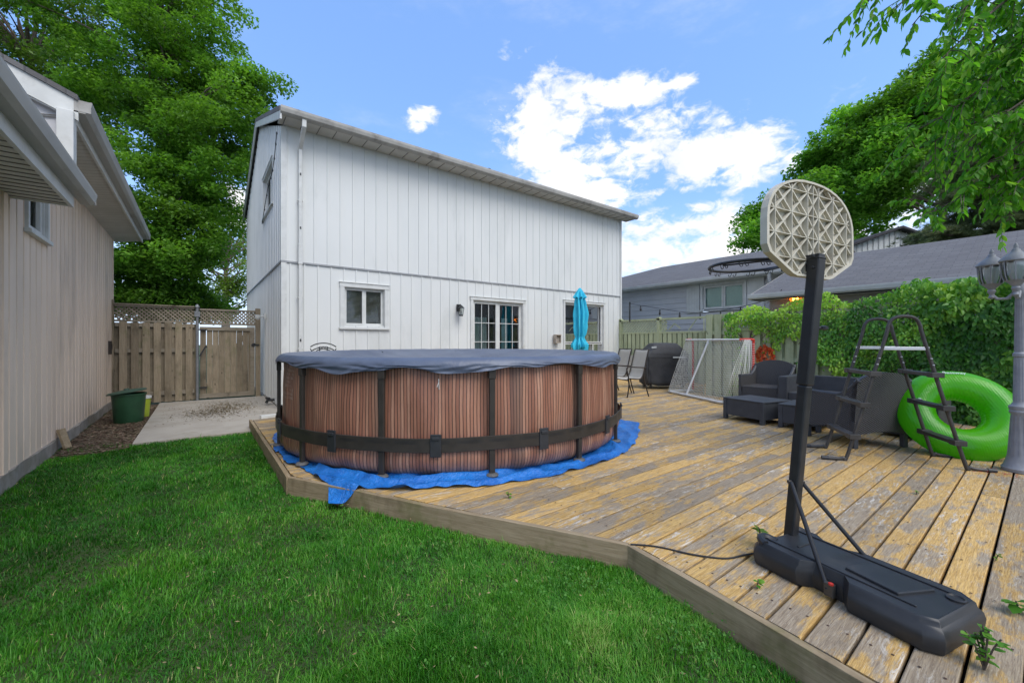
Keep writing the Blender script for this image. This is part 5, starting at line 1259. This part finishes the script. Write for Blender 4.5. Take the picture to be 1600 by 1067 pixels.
# ---------------------------------------------------------------- green bin and small things at the slab
gb=thing('green_bin','dark green plastic compost tub with tilted lid beside the beige wall','bin',(-.92,9.3,.0)); gb.scale=(.76,.76,.92)
m=MB(); m.lathe([(.235,0),(.245,.02),(.285,.50),(.30,.505),(.30,.53),(.28,.53),(.23,.06),(0,.05)],(0,0,0),36); m.build('tub',BIN,gb,smooth=35)
m=MB(); m.lathe([(.33,0),(.335,.015),(.30,.035),(.12,.05),(.0,.052)],(0,0,0),36); m.lathe([(.05,.05),(.045,.075),(.0,.078)],(0,0,0),14); o=m.build('lid',pm('faded green plastic',(.035,.075,.05),(.05,.09,.065),4,.5),gb,smooth=35); o.location=(-.03,0,.545); o.rotation_euler=(rad(-3),rad(-7),.2)
yb=thing('yellow_pail','small yellow green pail wedged behind the green tub','bucket',(-.78,9.78,.0)); yb.scale=(.8,.8,1.1)
m=MB(); m.lathe([(.10,0),(.13,.30),(.14,.305),(.14,.33),(.12,.33),(.09,.02),(0,.015)],(0,0,0),24); m.build('pail',YEL,yb,smooth=35)
m=MB(); m.lathe([(.145,.31),(.147,.345),(.12,.35),(0,.35)],(0,0,0),24); m.build('lid',TRIM,yb,smooth=35)
br=thing('wood_offcut','pale broken timber offcut leaning on the foundation of the beige wall','timber',(-1.30,7.45,.0),rad(20))
m=MB(); m.bar((0,0,.02),(-.05,.05,.26),.10,.03); o=m.build('offcut',EDGE,br,bevel=.004)
dsx=thing('downspout_elbow','loose white downspout piece lying on the slab at the house corner','pipe',(.98,8.1,.036),rad(12))
m=MB(); m.box((-.15,-.04,0),(.2,.04,.065)); m.box((-.155,-.045,-.0),(-.14,.045,.07)); m.build('pipe',TRIM,dsx,bevel=.008)
hc=thing('hose_valve','dark plumbing valve on the gable wall at the slab','valve',(1.16,9.8,.08))
m=MB(); m.tube([(.1,0,.06),(-.02,0,.06),(-.05,0,.0)],.03,10); m.tube([(-.02,-.09,.07),(-.02,.09,.07)],.022,10); m.lathe([(.05,.09),(.05,.11),(.02,.12)],(-.02,0,0),12); m.build('valve',BLACK,hc,smooth=True)
# debris: leaf litter on slab and chips on the soil bed (uncountable)
def litter(name,n,fn,size,cols,z,label=None,mat=None):
    V=[];F=[];Rn=[]
    for k in range(n):
        x,y=fn(); s=random.uniform(.5,1)*size; a=random.uniform(0,PI); u=Vector((math.cos(a),math.sin(a),random.uniform(-.25,.25))); v=Vector((-u.y,u.x,random.uniform(-.3,.3)))*.45
        c=Vector((x,y,z+random.uniform(0,.01))); i=len(V); V+=[c-u*s,c+v*s,c+u*s,c-v*s]; F.append((i,i+1,i+2,i+3)); Rn.append(random.random())
    o=npmesh(name,V,F,mat or leafmat(name+' col',cols,.05),None,Rn); o['kind']='stuff'; return o
def g1():
    while True:
        x,y=random.uniform(-.55,1.2),random.uniform(8.2,11.2)
        d=math.exp(-((x-.45)/.35)**2-((y-9.9)/.7)**2)+math.exp(-((x-.15)/.3)**2-((y-9.3)/.45)**2)*.8+.04
        if random.random()<d: return x,y
litter('slab_litter',2600,g1,.021,[(.10,.06,.03),(.16,.11,.05),(.08,.08,.03)],.037)
litter('bark_chips',3600,lambda:(random.uniform(-1.36,-.68),random.uniform(6.95,11.2)),.034,[(.07,.04,.025),(.15,.10,.07),(.24,.18,.13),(.06,.07,.03)],.014)
def g2():
    return random.uniform(2.2,7.5),random.uniform(.1,6)
litter('deck_litter',160,g2,.009,[(.20,.16,.03),(.30,.05,.02),(.12,.16,.03)],.155)
def g3(): 
    return 6.0+random.gauss(0,.14),.22+random.gauss(0,.14)
litter('lawn_litter',170,lambda:(random.uniform(-1.3,1.8),random.uniform(.8,4.0)),.013,[(.22,.15,.07),(.35,.27,.14),(.16,.10,.05)],.045)
litter('fallen_berries',90,lambda:(5.75+random.gauss(0,.10),.28+random.gauss(0,.09)),.012,[(.40,.02,.015),(.30,.03,.02)],.156)
# ---------------------------------------------------------------- foliage
def leafquads(P,size,rg_,up=.6,asp=.55,flop=0.0,droop=None):
    """folded diamond leaves at the points P"""
    n=len(P); nrm=rg_.normal(size=(n,3)); nrm[:,2]=np.abs(nrm[:,2])+up; nrm/=np.linalg.norm(nrm,axis=1)[:,None]
    t=rg_.normal(size=(n,3)) if droop is None else rg_.normal(size=(n,3))*.45+np.array(droop)
    t-=nrm*np.sum(t*nrm,axis=1)[:,None]; t/=np.linalg.norm(t,axis=1)[:,None]; b=np.cross(nrm,t)
    s=(size*rg_.uniform(.65,1.25,n))[:,None]
    tip=P+t*s; bas=P-t*s; L_=P+b*s*asp-t*s*.15+nrm*s*.18; R__=P-b*s*asp-t*s*.15+nrm*s*.18
    V=np.stack([bas,R__,tip,L_],1).reshape(-1,3); i=np.arange(n)*4
    F=np.stack([np.stack([i,i+1,i+2],1),np.stack([i,i+2,i+3],1)],1).reshape(-1,3)
    return V,F
def tree(name,label,cat,base,trunk_h,tr,lobes,perc,size,mat,seed,group=None,clump=.55,bark=BARK,up=.6,top=None,flat=.6,asp=.55,thr=0.25,droop=None,lname='crown'):
    rg_=np.random.default_rng(seed); t=thing(name,label,cat,(base[0],base[1],base[2]),0,group); B=np.array(base,float)
    cs=[];cr=[]
    for (c,r,k) in lobes:
        c=np.array(c,float); r=np.array(r,float)
        for _ in range(k):
            d=rg_.normal(size=3); d/=np.linalg.norm(d); q=rg_.uniform()**(thr)
            cs.append(c+d*r*q); cr.append(clump*rg_.uniform(.6,1.35))
    cs=np.array(cs); cr=np.array(cr)
    P=[];Rn=[]
    for c,r in zip(cs,cr):
        k=int(perc*(r/clump)**2*rg_.uniform(.7,1.3)); d=rg_.normal(size=(k,3)); d/=np.linalg.norm(d,axis=1)[:,None]; q=rg_.uniform(size=(k,1))**.45
        pp=c+d*q*np.array([r,r,r*flat]); P.append(pp); Rn.append(np.clip(rg_.normal(rg_.uniform(.25,.75),.16,k),0,1))
    P=np.concatenate(P); Rn=np.concatenate(Rn)
    V,F=leafquads(P-B,size,rg_,up,asp,droop=droop); npmesh(lname,V,F,mat,t,np.repeat(Rn,2))
    # trunk and limbs
    m=MB(); zt=top if top is not None else max(c[2] for c in cs)*.75
    tp=[Vector((.0,0,0)),Vector((.04*trunk_h,.02*trunk_h,trunk_h*.5)),Vector((.02,-.03*trunk_h,trunk_h))]
    cen=np.mean(cs,axis=0)-B; tp.append(Vector((cen[0]*.5,cen[1]*.5,(trunk_h+zt-B[2])*.5))); tp.append(Vector((cen[0]*.7,cen[1]*.7,zt-B[2])))
    tps=smoothpath(tp,6); nT=len(tps); m.tube(tps,[tr*(1.25-1.05*(i/(nT-1))) if i>0 else tr*1.5 for i in range(nT)],10)
    m.build('trunk',bark,t,smooth=True); m=MB()
    for c in cs[rg_.permutation(len(cs))[:min(len(cs),90)]]:
        c=Vector(c-B); zz=max(trunk_h*.6,min(zt-B[2],c.z-.35*math.hypot(c.x,c.y)-.3)); j=min(range(nT),key=lambda i:abs(tps[i].z-zz)); a=tps[j]
        mid=(a+c)/2+Vector((rg_.normal()*.2,rg_.normal()*.2,.12*(c-a).length)); r0=tr*.22*(.5+.5*min(1,(c-a).length/3)); m.tube(smoothpath([a,mid,c],5),[r0*(1-.85*i/10) for i in range(11)],5)
    m.build('limbs',bark,t,smooth=True)
    return t
def S(u,v,D,ru,rv,rd): # lobe from its sight line and depth, radii in metres
    c=at(u,v,D); return ((c.x,c.y,c.z),(ru,rd,rv))
MG=leafmat('left tree leaves',[(0.054,0.132,0.018),(0.096,0.222,0.028),(0.150,0.312,0.042),(0.216,0.396,0.066)],.5,.45,.3,.5)
YG=leafmat('yellow green leaves',[(.09,.17,.02),(.16,.27,.035),(.24,.36,.06)],.4,.5,.2,.5)
MP=leafmat('maple leaves',[(0.072,0.168,0.019),(0.126,0.288,0.034),(0.186,0.396,0.054),(0.252,0.480,0.078)],.5,.42,.3,.45)
PN=leafmat('pine needles',[(0.060,0.090,0.036),(0.102,0.138,0.048),(0.144,0.186,0.072),(0.204,0.216,0.108)],.12,.6,.25,.8)
c=at(255,470,13.5)
L_=[S(250,150,13.5,2.4,2.4,2.2)+(90,),S(300,40,13.5,1.6,2.0,2.0)+(55,),S(330,210,13,1.45,2.4,1.7)+(75,),S(240,330,12.8,2.3,2.1,1.8)+(105,),S(285,390,12.6,1.0,1.2,1.2)+(34,),S(180,60,13.5,2.6,2.6,2.4)+(80,),S(210,440,12.6,1.7,.9,1.0)+(55,),S(240,478,13.2,1.9,.6,.8)+(60,),S(270,455,13.0,.8,.8,.8)+(30,),S(385,160,13,.55,1.1,.8)+(14,),S(425,132,13,.30,.07,.3)+(2,),S(250,-90,13.5,2.2,1.8,2)+(50,)]
tree('leafy_tree','large dense green tree rising behind the wooden fence and the beige building','tree',(c.x,c.y,0),2.0,.22,L_,270,.062,MG,11,clump=.52,flat=.55)
L_=[S(60,40,18,2.6,3.2,2.4)+(75,),S(-60,60,18,2.5,3.0,2.4)+(40,),S(120,160,18,2.0,2.4,2.2)+(45,)]
c=at(40,480,18)
tree('leafy_tree','pale tree whose crown shows over the roof of the beige building','tree',(c.x,c.y,0),4,.25,L_,200,.085,leafmat('pale leaves',[(.05,.11,.015),(.09,.17,.025),(.14,.24,.04)],.4,.45,.3,.5),12,clump=.75)
L_=[S(345,400,24,2.5,2.6,2.2)+(80,),S(372,460,24,1.4,1.2,1.4)+(14,),S(375,340,24,1.0,1.0,1.2)+(8,)]
c=at(352,480,24)
tree('branching_tree','pale yellow green tree with forked bare limbs showing over the gate','tree',(c.x,c.y,0),2.2,.30,L_,110,.085,YG,13,clump=.8,bark=pm('pale bark',(.22,.18,.14),(.30,.25,.20),6,.9,.8,18,.03),top=6)
# right hand trees
L_=[S(1275,330,30,2.6,4.2,3)+(60,),S(1215,350,30,1.6,2.6,2.5)+(28,),S(1330,240,30,3.2,2.9,3)+(60,),S(1290,265,30,1.9,1.6,2)+(20,),S(1390,300,30,4,4,3)+(60,),S(1185,372,30,1.1,.9,1.2)+(10,)]
c=at(1310,480,30)
tree('maple_tree','bright green maple behind the backboard and the grey bungalow roof','tree',(c.x,c.y,0),5,.4,L_,190,.15,MP,21,'maples beyond the garage',clump=1.05,flat=.55)
L_=[S(1440,190,27,3.4,3.0,3)+(80,),S(1500,140,27,3.6,2.6,3)+(60,),S(1400,165,27,1.6,1.2,2)+(16,),S(1560,220,27,4,4.5,3)+(70,),S(1380,260,27,2.4,2.6,2.4)+(40,),S(1452,135,27,1.2,1.1,1.2)+(10,)]
c=at(1470,480,27)
tree('maple_tree','tall green maple with its top at the upper right behind the dark pine','tree',(c.x,c.y,0),5,.45,L_,190,.14,MP,22,'maples beyond the garage',clump=1.0,flat=.55)
# pine: boughs of needles
def pine(label,base,H_,tiers,seed):
    rg_=np.random.default_rng(seed); t=thing('pine_tree',label,'tree',base); P=[];T=[];Rn=[]; m=MB(); m2=MB()
    m.tube([(0,0,0),(.1,0,H_*.5),(0,.1,H_)],[.28,.2,.04],10)
    for i in range(tiers):
        z=H_*(.26+.73*i/tiers); Lb=(4.2*(1-.64*(z/H_)))*rg_.uniform(.75,1.15)
        for k in range(5):
            a=rg_.uniform(0,2*PI); d=Vector((math.cos(a),math.sin(a),0)); p0=Vector((0,0,z)); p1=p0+d*Lb*.5+Vector((0,0,.0)); p2=p0+d*Lb+Vector((0,0,rg_.uniform(-.35,.35)))
            pts=smoothpath([p0,p1,p2],6); m2.tube(pts,[.05*(1-.8*j/12) for j in range(13)],4)
            for q in range(int(34*Lb)):
                s=rg_.uniform(.15,1.03); c=np.array(p0.lerp(p2,s))+rg_.normal(size=3)*np.array([.20,.20,.12])*(1.1)
                kk=50; dd=rg_.normal(size=(kk,3)); dd[:,2]=np.abs(dd[:,2])*.7; dd+=np.array([d.x,d.y,.1])*.6; dd/=np.linalg.norm(dd,axis=1)[:,None]
                P.append(c+dd*.05); T.append(dd); Rn.append(np.full(kk,np.clip(rg_.normal(.45+.2*(s>.8),.2),0,1)))
    P=np.concatenate(P);T=np.concatenate(T);Rn=np.concatenate(Rn); n=len(P); w=np.cross(T,rg_.normal(size=(n,3))); w/=np.linalg.norm(w,axis=1)[:,None]
    V=np.stack([P-w*.008,P+w*.008,P+T*.17],1).reshape(-1,3); F=np.arange(n*3).reshape(-1,3)
    npmesh('needles',V,F,PN,t,Rn); m.build('trunk',BARK,t,smooth=True); m2.build('limbs',BARK,t); return t
c=at(1548,480,17); pine('dark olive pine spreading over the garage roof in front of the maples',(c.x,c.y,0),9.9,24,31)
c=at(1700,480,15.5); pine('dark pine at the far right edge beside the other pine',(c.x,c.y,0),10.0,22,32)

# overhanging boughs close by, upper right, from a tree rooted outside the frame
rg_=np.random.default_rng(5)
ot=thing('overhanging_tree','bright leafy tree whose drooping boughs hang into the upper right corner','tree',(7.2,-1.6,0))
twV=[];m=MB()
trunk=[Vector((7.2,-1.6,0)),Vector((7.15,-1.5,1.6)),Vector((7.0,-1.3,3.2)),Vector((6.8,-1.2,5.0))]
m.tube(smoothpath(trunk,5),[.16-.006*i for i in range(16)],10); m.build('trunk',BARK,ot,world=True,smooth=True)
m=MB(); LP=[];LT=[]
def bough(tip,root,sag=.25,n=18,spread=.35,dens=1.0,len_=.42):
    mid=(tip+root)/2+Vector((0,0,sag)); pts=smoothpath([root,mid,tip],10); K=len(pts); m.tube(pts,[.022*(1-.85*i/(K-1)) for i in range(K)],5)
    for q in range(n):
        s=.15+.85*(q+rg_.uniform())/n; i=min(int(s*(K-1)),K-2); p=pts[i].lerp(pts[i+1],s*(K-1)-i); d=(pts[i+1]-pts[i]).normalized()
        a=d+Vector(rg_.normal(size=3))*spread*2; a.z-=.15; a.normalize(); l=len_*rg_.uniform(.5,1.2)*(1.2-.5*s)
        e=p+a*l+Vector((0,0,-.10*l)); tw=smoothpath([p,p+a*l*.55+Vector((0,0,.02)),e],4); m.tube(tw,[.005*(1-.7*j/8) for j in range(9)],3,cap=False)
        for j in range(1,9):
            for sgn in (-1,1):
                if True:
                    sd=Vector((-a.y,a.x,0)).normalized()*sgn; tt=(a*.5+sd*.6+Vector((0,0,-.75))+Vector(rg_.normal(size=3))*.25).normalized(); LP.append(tw[j]); LT.append(tt)
for (u,v,D,ur,vr,Dr,n,sag) in ((1352,6,3.3,1620,-200,3.4,15,.15),(1425,40,3.3,1640,-160,3.5,16,.12),(1400,15,3.6,1660,-240,3.8,16,.12),(1500,20,3.5,1680,-120,3.8,22,.1),(1468,95,3.4,1690,-60,3.7,22,.12),(1455,125,3.7,1700,20,3.9,20,.12),
    (1540,130,3.5,1700,-20,3.8,26,.1),(1490,170,3.6,1710,60,3.8,24,.12),(1430,205,3.8,1720,110,4.0,24,.15),(1520,215,3.5,1720,110,3.8,26,.1),(1405,248,3.9,1720,150,4.1,18,.14),(1560,255,3.5,1730,150,3.8,26,.1),(1590,190,3.4,1740,90,3.7,26,.1),(1590,80,3.4,1740,0,3.7,26,.1),
    (1450,335,3.7,1740,230,3.9,18,.10),(1500,300,3.6,1740,230,3.8,18,.08),(1560,318,3.5,1740,220,3.8,18,.08),(1590,285,3.4,1740,200,3.7,22,.08),(1550,20,3.9,1740,-140,4.2,26,.1),(1600,30,3.5,1750,-100,3.8,26,.1),(1570,160,4.1,1740,60,4.3,30,.1),(1480,250,4.2,1740,160,4.4,22,.1)):
    bough(at(u,v,D),at(ur,vr,Dr),sag,int(n*1.3),.33)
for p in ((1620,-200,3.6),(1700,0,3.8),(1740,150,3.9),(1740,230,3.8)): m.tube(smoothpath([Vector((7.0,-1.3,3.2)),(Vector((7.0,-1.3,3.6))+at(*p))/2,at(*p)],5),[.05-.003*i for i in range(11)],6)
m.build('boughs',BARK,ot,world=True)
LP=np.array([tuple(p) for p in LP]);LT=np.array([tuple(p) for p in LT]); n=len(LP)
nn2=rg_.normal(size=(n,3))*.6+np.array([0,0,.9]); nn2-=LT*np.sum(nn2*LT,axis=1)[:,None]; nn2/=np.linalg.norm(nn2,axis=1)[:,None]; bb_=np.cross(nn2,LT); s=(rg_.uniform(.055,.095,n))[:,None]
def lf6(P,T,Nn_,B,s,w=.22,curl=.12):
    return np.stack([P,P+T*s*.3+B*s*w*.85+Nn_*s*.05,P+T*s*.65+B*s*w*.8+Nn_*s*.0,P+T*s-Nn_*s*curl,P+T*s*.65-B*s*w*.8,P+T*s*.3-B*s*w*.85+Nn_*s*.05,P+T*s*.5-Nn_*s*.04],1).reshape(-1,3)
V=lf6(LP,LT,nn2,bb_,s); i=np.arange(n)*7
F=np.concatenate([np.stack([i+6,i+a,i+b_],1) for a,b_ in ((0,1),(1,2),(2,3),(3,4),(4,5),(5,0))]); V=V-np.array([7.2,-1.6,0])
OV=leafmat('overhanging leaves',[(.05,.18,.014),(.09,.29,.022),(.16,.40,.04),(.28,.50,.07)],.58,.45,.15,1.5,.25)
npmesh('leaves',V,F,OV,ot,np.tile(np.clip(rg_.normal(.45,.25,n),0,1),6))

# creeper on the sage fence
cv_=thing('creeper','thick virginia creeper covering the right part of the sage fence','climbing plant',(FXX,1.5,0))
rg_=np.random.default_rng(9); P=[];dep=[]
def vtop(y): return 2.24+.10*math.sin(y*2.3)+.07*math.sin(y*5.1+1)+.04*math.sin(y*11)
while len(P)<31000:
    y=rg_.uniform(-2.6,4.15); z=rg_.uniform(.15,2.35); 
    tp_=vtop(y)-(.0 if y<2.6 else min(.30,.40*(y-2.6))) 
    edge_=0.15 if y<2.0 else (0.15+(y-2.0)*1.8+.2*math.sin(y*9) if y<2.7 else 1.36+.16*math.sin(y*7+1)+.10*math.sin(y*17)+(.14*(y-2.7)))
    if z>tp_: continue
    if z<edge_ and rg_.uniform()>.02: continue
    if y>2.8 and z<1.75 and rg_.uniform()<.35: continue
    mound=.10+.10*math.sin(y*2.1+z*3)+.06*math.sin(y*5.3-z*4.7)+.05*math.sin(y*11+z*9)
    x=FXX-.07-max(0.0,mound)*rg_.uniform(.2,1)-.05
    if z>1.9: x+=rg_.uniform(0,.30)
    P.append((x,y,z)); dep.append(0)
P=np.array(P); n=len(P)
nn2=np.array([-1,-.15,.35])+rg_.normal(size=(n,3))*.42; nn2/=np.linalg.norm(nn2,axis=1)[:,None]; T=np.array([-.25,0,-1])+rg_.normal(size=(n,3))*.5; T-=nn2*np.sum(T*nn2,axis=1)[:,None]; T/=np.linalg.norm(T,axis=1)[:,None]; B_=np.cross(nn2,T)
s=(rg_.uniform(.045,.10,n)*np.where(P[:,1]<1.2,1.15,.8))[:,None]; V=lf6(P,T,nn2,B_,s,.27,.2); i=np.arange(n)*7
F=np.concatenate([np.stack([i+6,i+a,i+b_],1) for a,b_ in ((0,1),(1,2),(2,3),(3,4),(4,5),(5,0))]); V=V-np.array([FXX,1.5,0])
q_=np.sin(P[:,1]*3.1+P[:,2]*2.2)*.15+np.sin(P[:,1]*7.7-P[:,2]*5)*.08; young=(P[:,1]>2.1)*.32+(P[:,2]>1.95)*.18+((np.sin(P[:,1]*4+P[:,2]*6)>.8))*.22
CR=leafmat('creeper leaves',[(0.027,0.106,0.018),(0.056,0.194,0.025),(0.106,0.294,0.037),(0.225,0.450,0.050),(0.375,0.575,0.069)],.38,.38,.12,1.5,.4)
npmesh('leaves',V,F,CR,cv_,np.tile(np.clip(.36+q_+young+rg_.normal(0,.13,n),0,1),6))
m=MB()
for k in range(60):
    y=rg_.uniform(-2.5,4.0); z0=.1 if y<2 else 1.3; pts=[Vector((FXX-.06,y,z0))]
    for j in range(7): pts.append(pts[-1]+Vector((rg_.uniform(-.02,.02),rg_.uniform(-.15,.15),.27 if y<2 else .1)))
    for p in pts: p.x=min(p.x,FXX-.055)
    m.tube(pts,.006,4)
m.build('stems',BARK,cv_,world=True)

# weeds on the deck and lawn
def weed(label,p,h,nl,ls,mat,seed,spread=.5,group=None):
    rg_=np.random.default_rng(seed); t=thing('weed',label,'plant',tuple(p),0,group); m=MB(); LP=[];LT=[]
    for k in range(max(1,nl//7)):
        a=rg_.uniform(0,2*PI); e=Vector((math.cos(a)*spread*h*.6,math.sin(a)*spread*h*.6,h*rg_.uniform(.7,1))); pts=smoothpath([Vector((0,0,0)),e*.5+Vector((0,0,h*.12)),e],4); m.tube(pts,.003,5)
        for j in range(7):
            s=.3+.7*(j+.5)/7; i=min(int(s*8),7); aa=rg_.uniform(0,2*PI); LP.append(tuple(pts[i])); LT.append((math.cos(aa),math.sin(aa),rg_.uniform(-.2,.5)))
    m.build('stem',BARK,t); LP=np.array(LP);LT=np.array(LT);LT/=np.linalg.norm(LT,axis=1)[:,None]; n=len(LP); nn=np.array([0,0,1.0])+rg_.normal(size=(n,3))*.25; nn-=LT*np.sum(nn*LT,axis=1)[:,None]; nn/=np.linalg.norm(nn,axis=1)[:,None]
    V=lf6(LP,LT,nn,np.cross(nn,LT),rg_.uniform(.7,1.1,n)[:,None]*ls,.34,.1); i=np.arange(n)*7; F=np.concatenate([np.stack([i+6,i+a,i+b_],1) for a,b_ in ((0,1),(1,2),(2,3),(3,4),(4,5),(5,0))]); npmesh('leaves',V,F,mat,t,np.tile(rg_.uniform(0,1,n),6))
def gnd(u,v,z):
    D=640*(1.35-z)/(v-533.5); p=at(u,v,D); p.z=z; return p
WD=leafmat('weed leaves',[(.05,.17,.02),(.10,.27,.03),(.20,.38,.05)],.4,.4,.1,2)
weed('small pale seedling growing between deck boards behind the hoop base',gnd(1190,856,.15),.13,14,.045,YG,1)
weed('leafy green weed at the near right corner of the hoop base',gnd(1538,1046,.15),.15,42,.042,WD,2,.5)
weed('weed leaf cluster at the right frame edge on the deck',gnd(1592,958,.15),.06,7,.07,WD,3)
weed('single grass like weed at the deck edge left of the hoop base',gnd(1183,920,.15),.05,7,.035,WD,4,.2)
weed('tiny yellow seedling in a deck gap beyond the hoop base',gnd(1556,875,.15),.035,7,.022,YG,5)
weed('tiny green seedling in a deck gap in front of the ladder foot',gnd(1432,772,.15),.03,7,.024,WD,6)
weed('grassy weed sprouting at the deck edge below the pool',gnd(795,778,.15),.05,9,.03,WD,7)

# ---------------------------------------------------------------- grass (uncountable)
rg_=np.random.default_rng(3)
def sm(x,y,s,sd):  # cheap smooth noise from sines
    r=np.random.default_rng(sd); o=0
    for k in range(7):
        a=r.uniform(0,2*PI); f=s*r.uniform(.5,1.8); o=o+np.sin((x*np.cos(a)+y*np.sin(a))*f+r.uniform(0,6.28))
    return o/7*1.9
def inlawn(x,y):
    dl=np.where(y>4.1,.62,np.where(y>1.5,.62+(4.1-y)/2.6*1.385,2.0-(1.5-y)*.13))
    ok=(x<dl)&(x>-1.37)&(y>-.4)
    ok&=~((y>7.17)&(x>-.69)); ok&=~((y>6.95)&(x<-.66)&(rg_.uniform(size=x.shape)<np.clip((y-6.9)*1.6,0,1)))
    return ok
X=[];Y=[]
for (y0,y1,x0,x1,dn) in ((.3,1.8,.2,2.1,26000),(1.2,3.2,-1.37,2.1,17000),(3.2,5.2,-1.37,1.6,10500),(5.2,7.6,-1.37,.7,8000)):
    n=int((y1-y0)*(x1-x0)*dn); X.append(rg_.uniform(x0,x1,n)); Y.append(rg_.uniform(y0,y1,n))
X=np.concatenate(X);Y=np.concatenate(Y); D_=FX*X+FY*Y; U_=RX*X+RY*Y; k=inlawn(X,Y)&(D_>1.1)&(np.abs(U_/D_)<1.35)
X=X[k];Y=Y[k];D_=D_[k]; n=len(X)
h=(.030+.010*sm(X,Y,7,1)+.010*sm(X,Y,19,2)+.010*sm(X,Y,45,8)); h=np.clip(h,.016,.09)*rg_.uniform(.55,1.4,n)
ln=rg_.uniform(size=n)<.012; h=np.where(ln,h*1.9,h)
a=sm(X,Y,5,3)*1.3+rg_.normal(0,1.7,n); lean=np.clip(rg_.uniform(.25,1.15,n)+.35*sm(X,Y,9,4),.1,1.7)
wdt=np.where(rg_.uniform(size=n)<.15,  .0030,.0018)*(1+.18*np.clip(D_-2,0,5)); dx,dy=np.cos(a),np.sin(a); wx,wy=-dy*wdt,dx*wdt
def pt(t,side):
    f=lean*h*t**1.7; z=h*t*(1-.28*lean*t); w_=(1-t*.75)*side
    return np.stack([X+dx*f+wx*w_,Y+dy*f+wy*w_,z],1)
V=np.stack([pt(0,-1),pt(0,1),pt(.5,1),pt(.5,-1),pt(1,0)],1).reshape(-1,3); i=np.arange(n)*5
F=np.concatenate([np.stack([i,i+1,i+2],1),np.stack([i,i+2,i+3],1),np.stack([i+3,i+2,i+4],1)])
rn=np.clip(.43+.15*sm(X,Y,3,5)+.15*sm(X,Y,13,6)+rg_.normal(0,.16,n)+np.clip((X-.2)*.10-(Y-3)*.02,-.16,.16),0,1); rn=np.where(rg_.uniform(size=n)<.015,1.0,rn*.9)  # darker to the left: shade near the wall put into the blade colour
GM=leafmat('grass blades',[(0.015,0.098,0.006),(0.032,0.177,0.010),(0.071,0.262,0.017),(0.146,0.366,0.037),(0.439,0.439,0.171)],.3,.45,.12,1.2,.3)
g=npmesh('grass',V,F,GM,None,np.tile(rn,3)); g['kind']='stuff'
# clover patches near the deck edge (uncountable)
P=[]
for (cx,cy,r,k) in ((1.65,1.55,.20,70),(1.2,2.35,.22,50),(1.75,.95,.18,80),(.9,3.2,.15,30),(1.35,1.75,.25,50),(.9,1.9,.6,60)):
    for _ in range(k):
        x,y=cx+rg_.normal()*r*.5,cy+rg_.normal()*r*.6
        if inlawn(np.array([x]),np.array([y]))[0]: 
            z=rg_.uniform(.03,.075)
            for q in range(3): P.append((x+.010*math.cos(q*2.1),y+.010*math.sin(q*2.1),z))
P=np.array(P); V,F=leafquads(P,.0075,rg_,1.2,.8); o=npmesh('clover',V,F,leafmat('clover leaves',[(.04,.15,.02),(.08,.24,.03),(.13,.30,.05)],.35,.5,.1,2),None,rg_.uniform(0,1,len(F))); o['kind']='stuff'
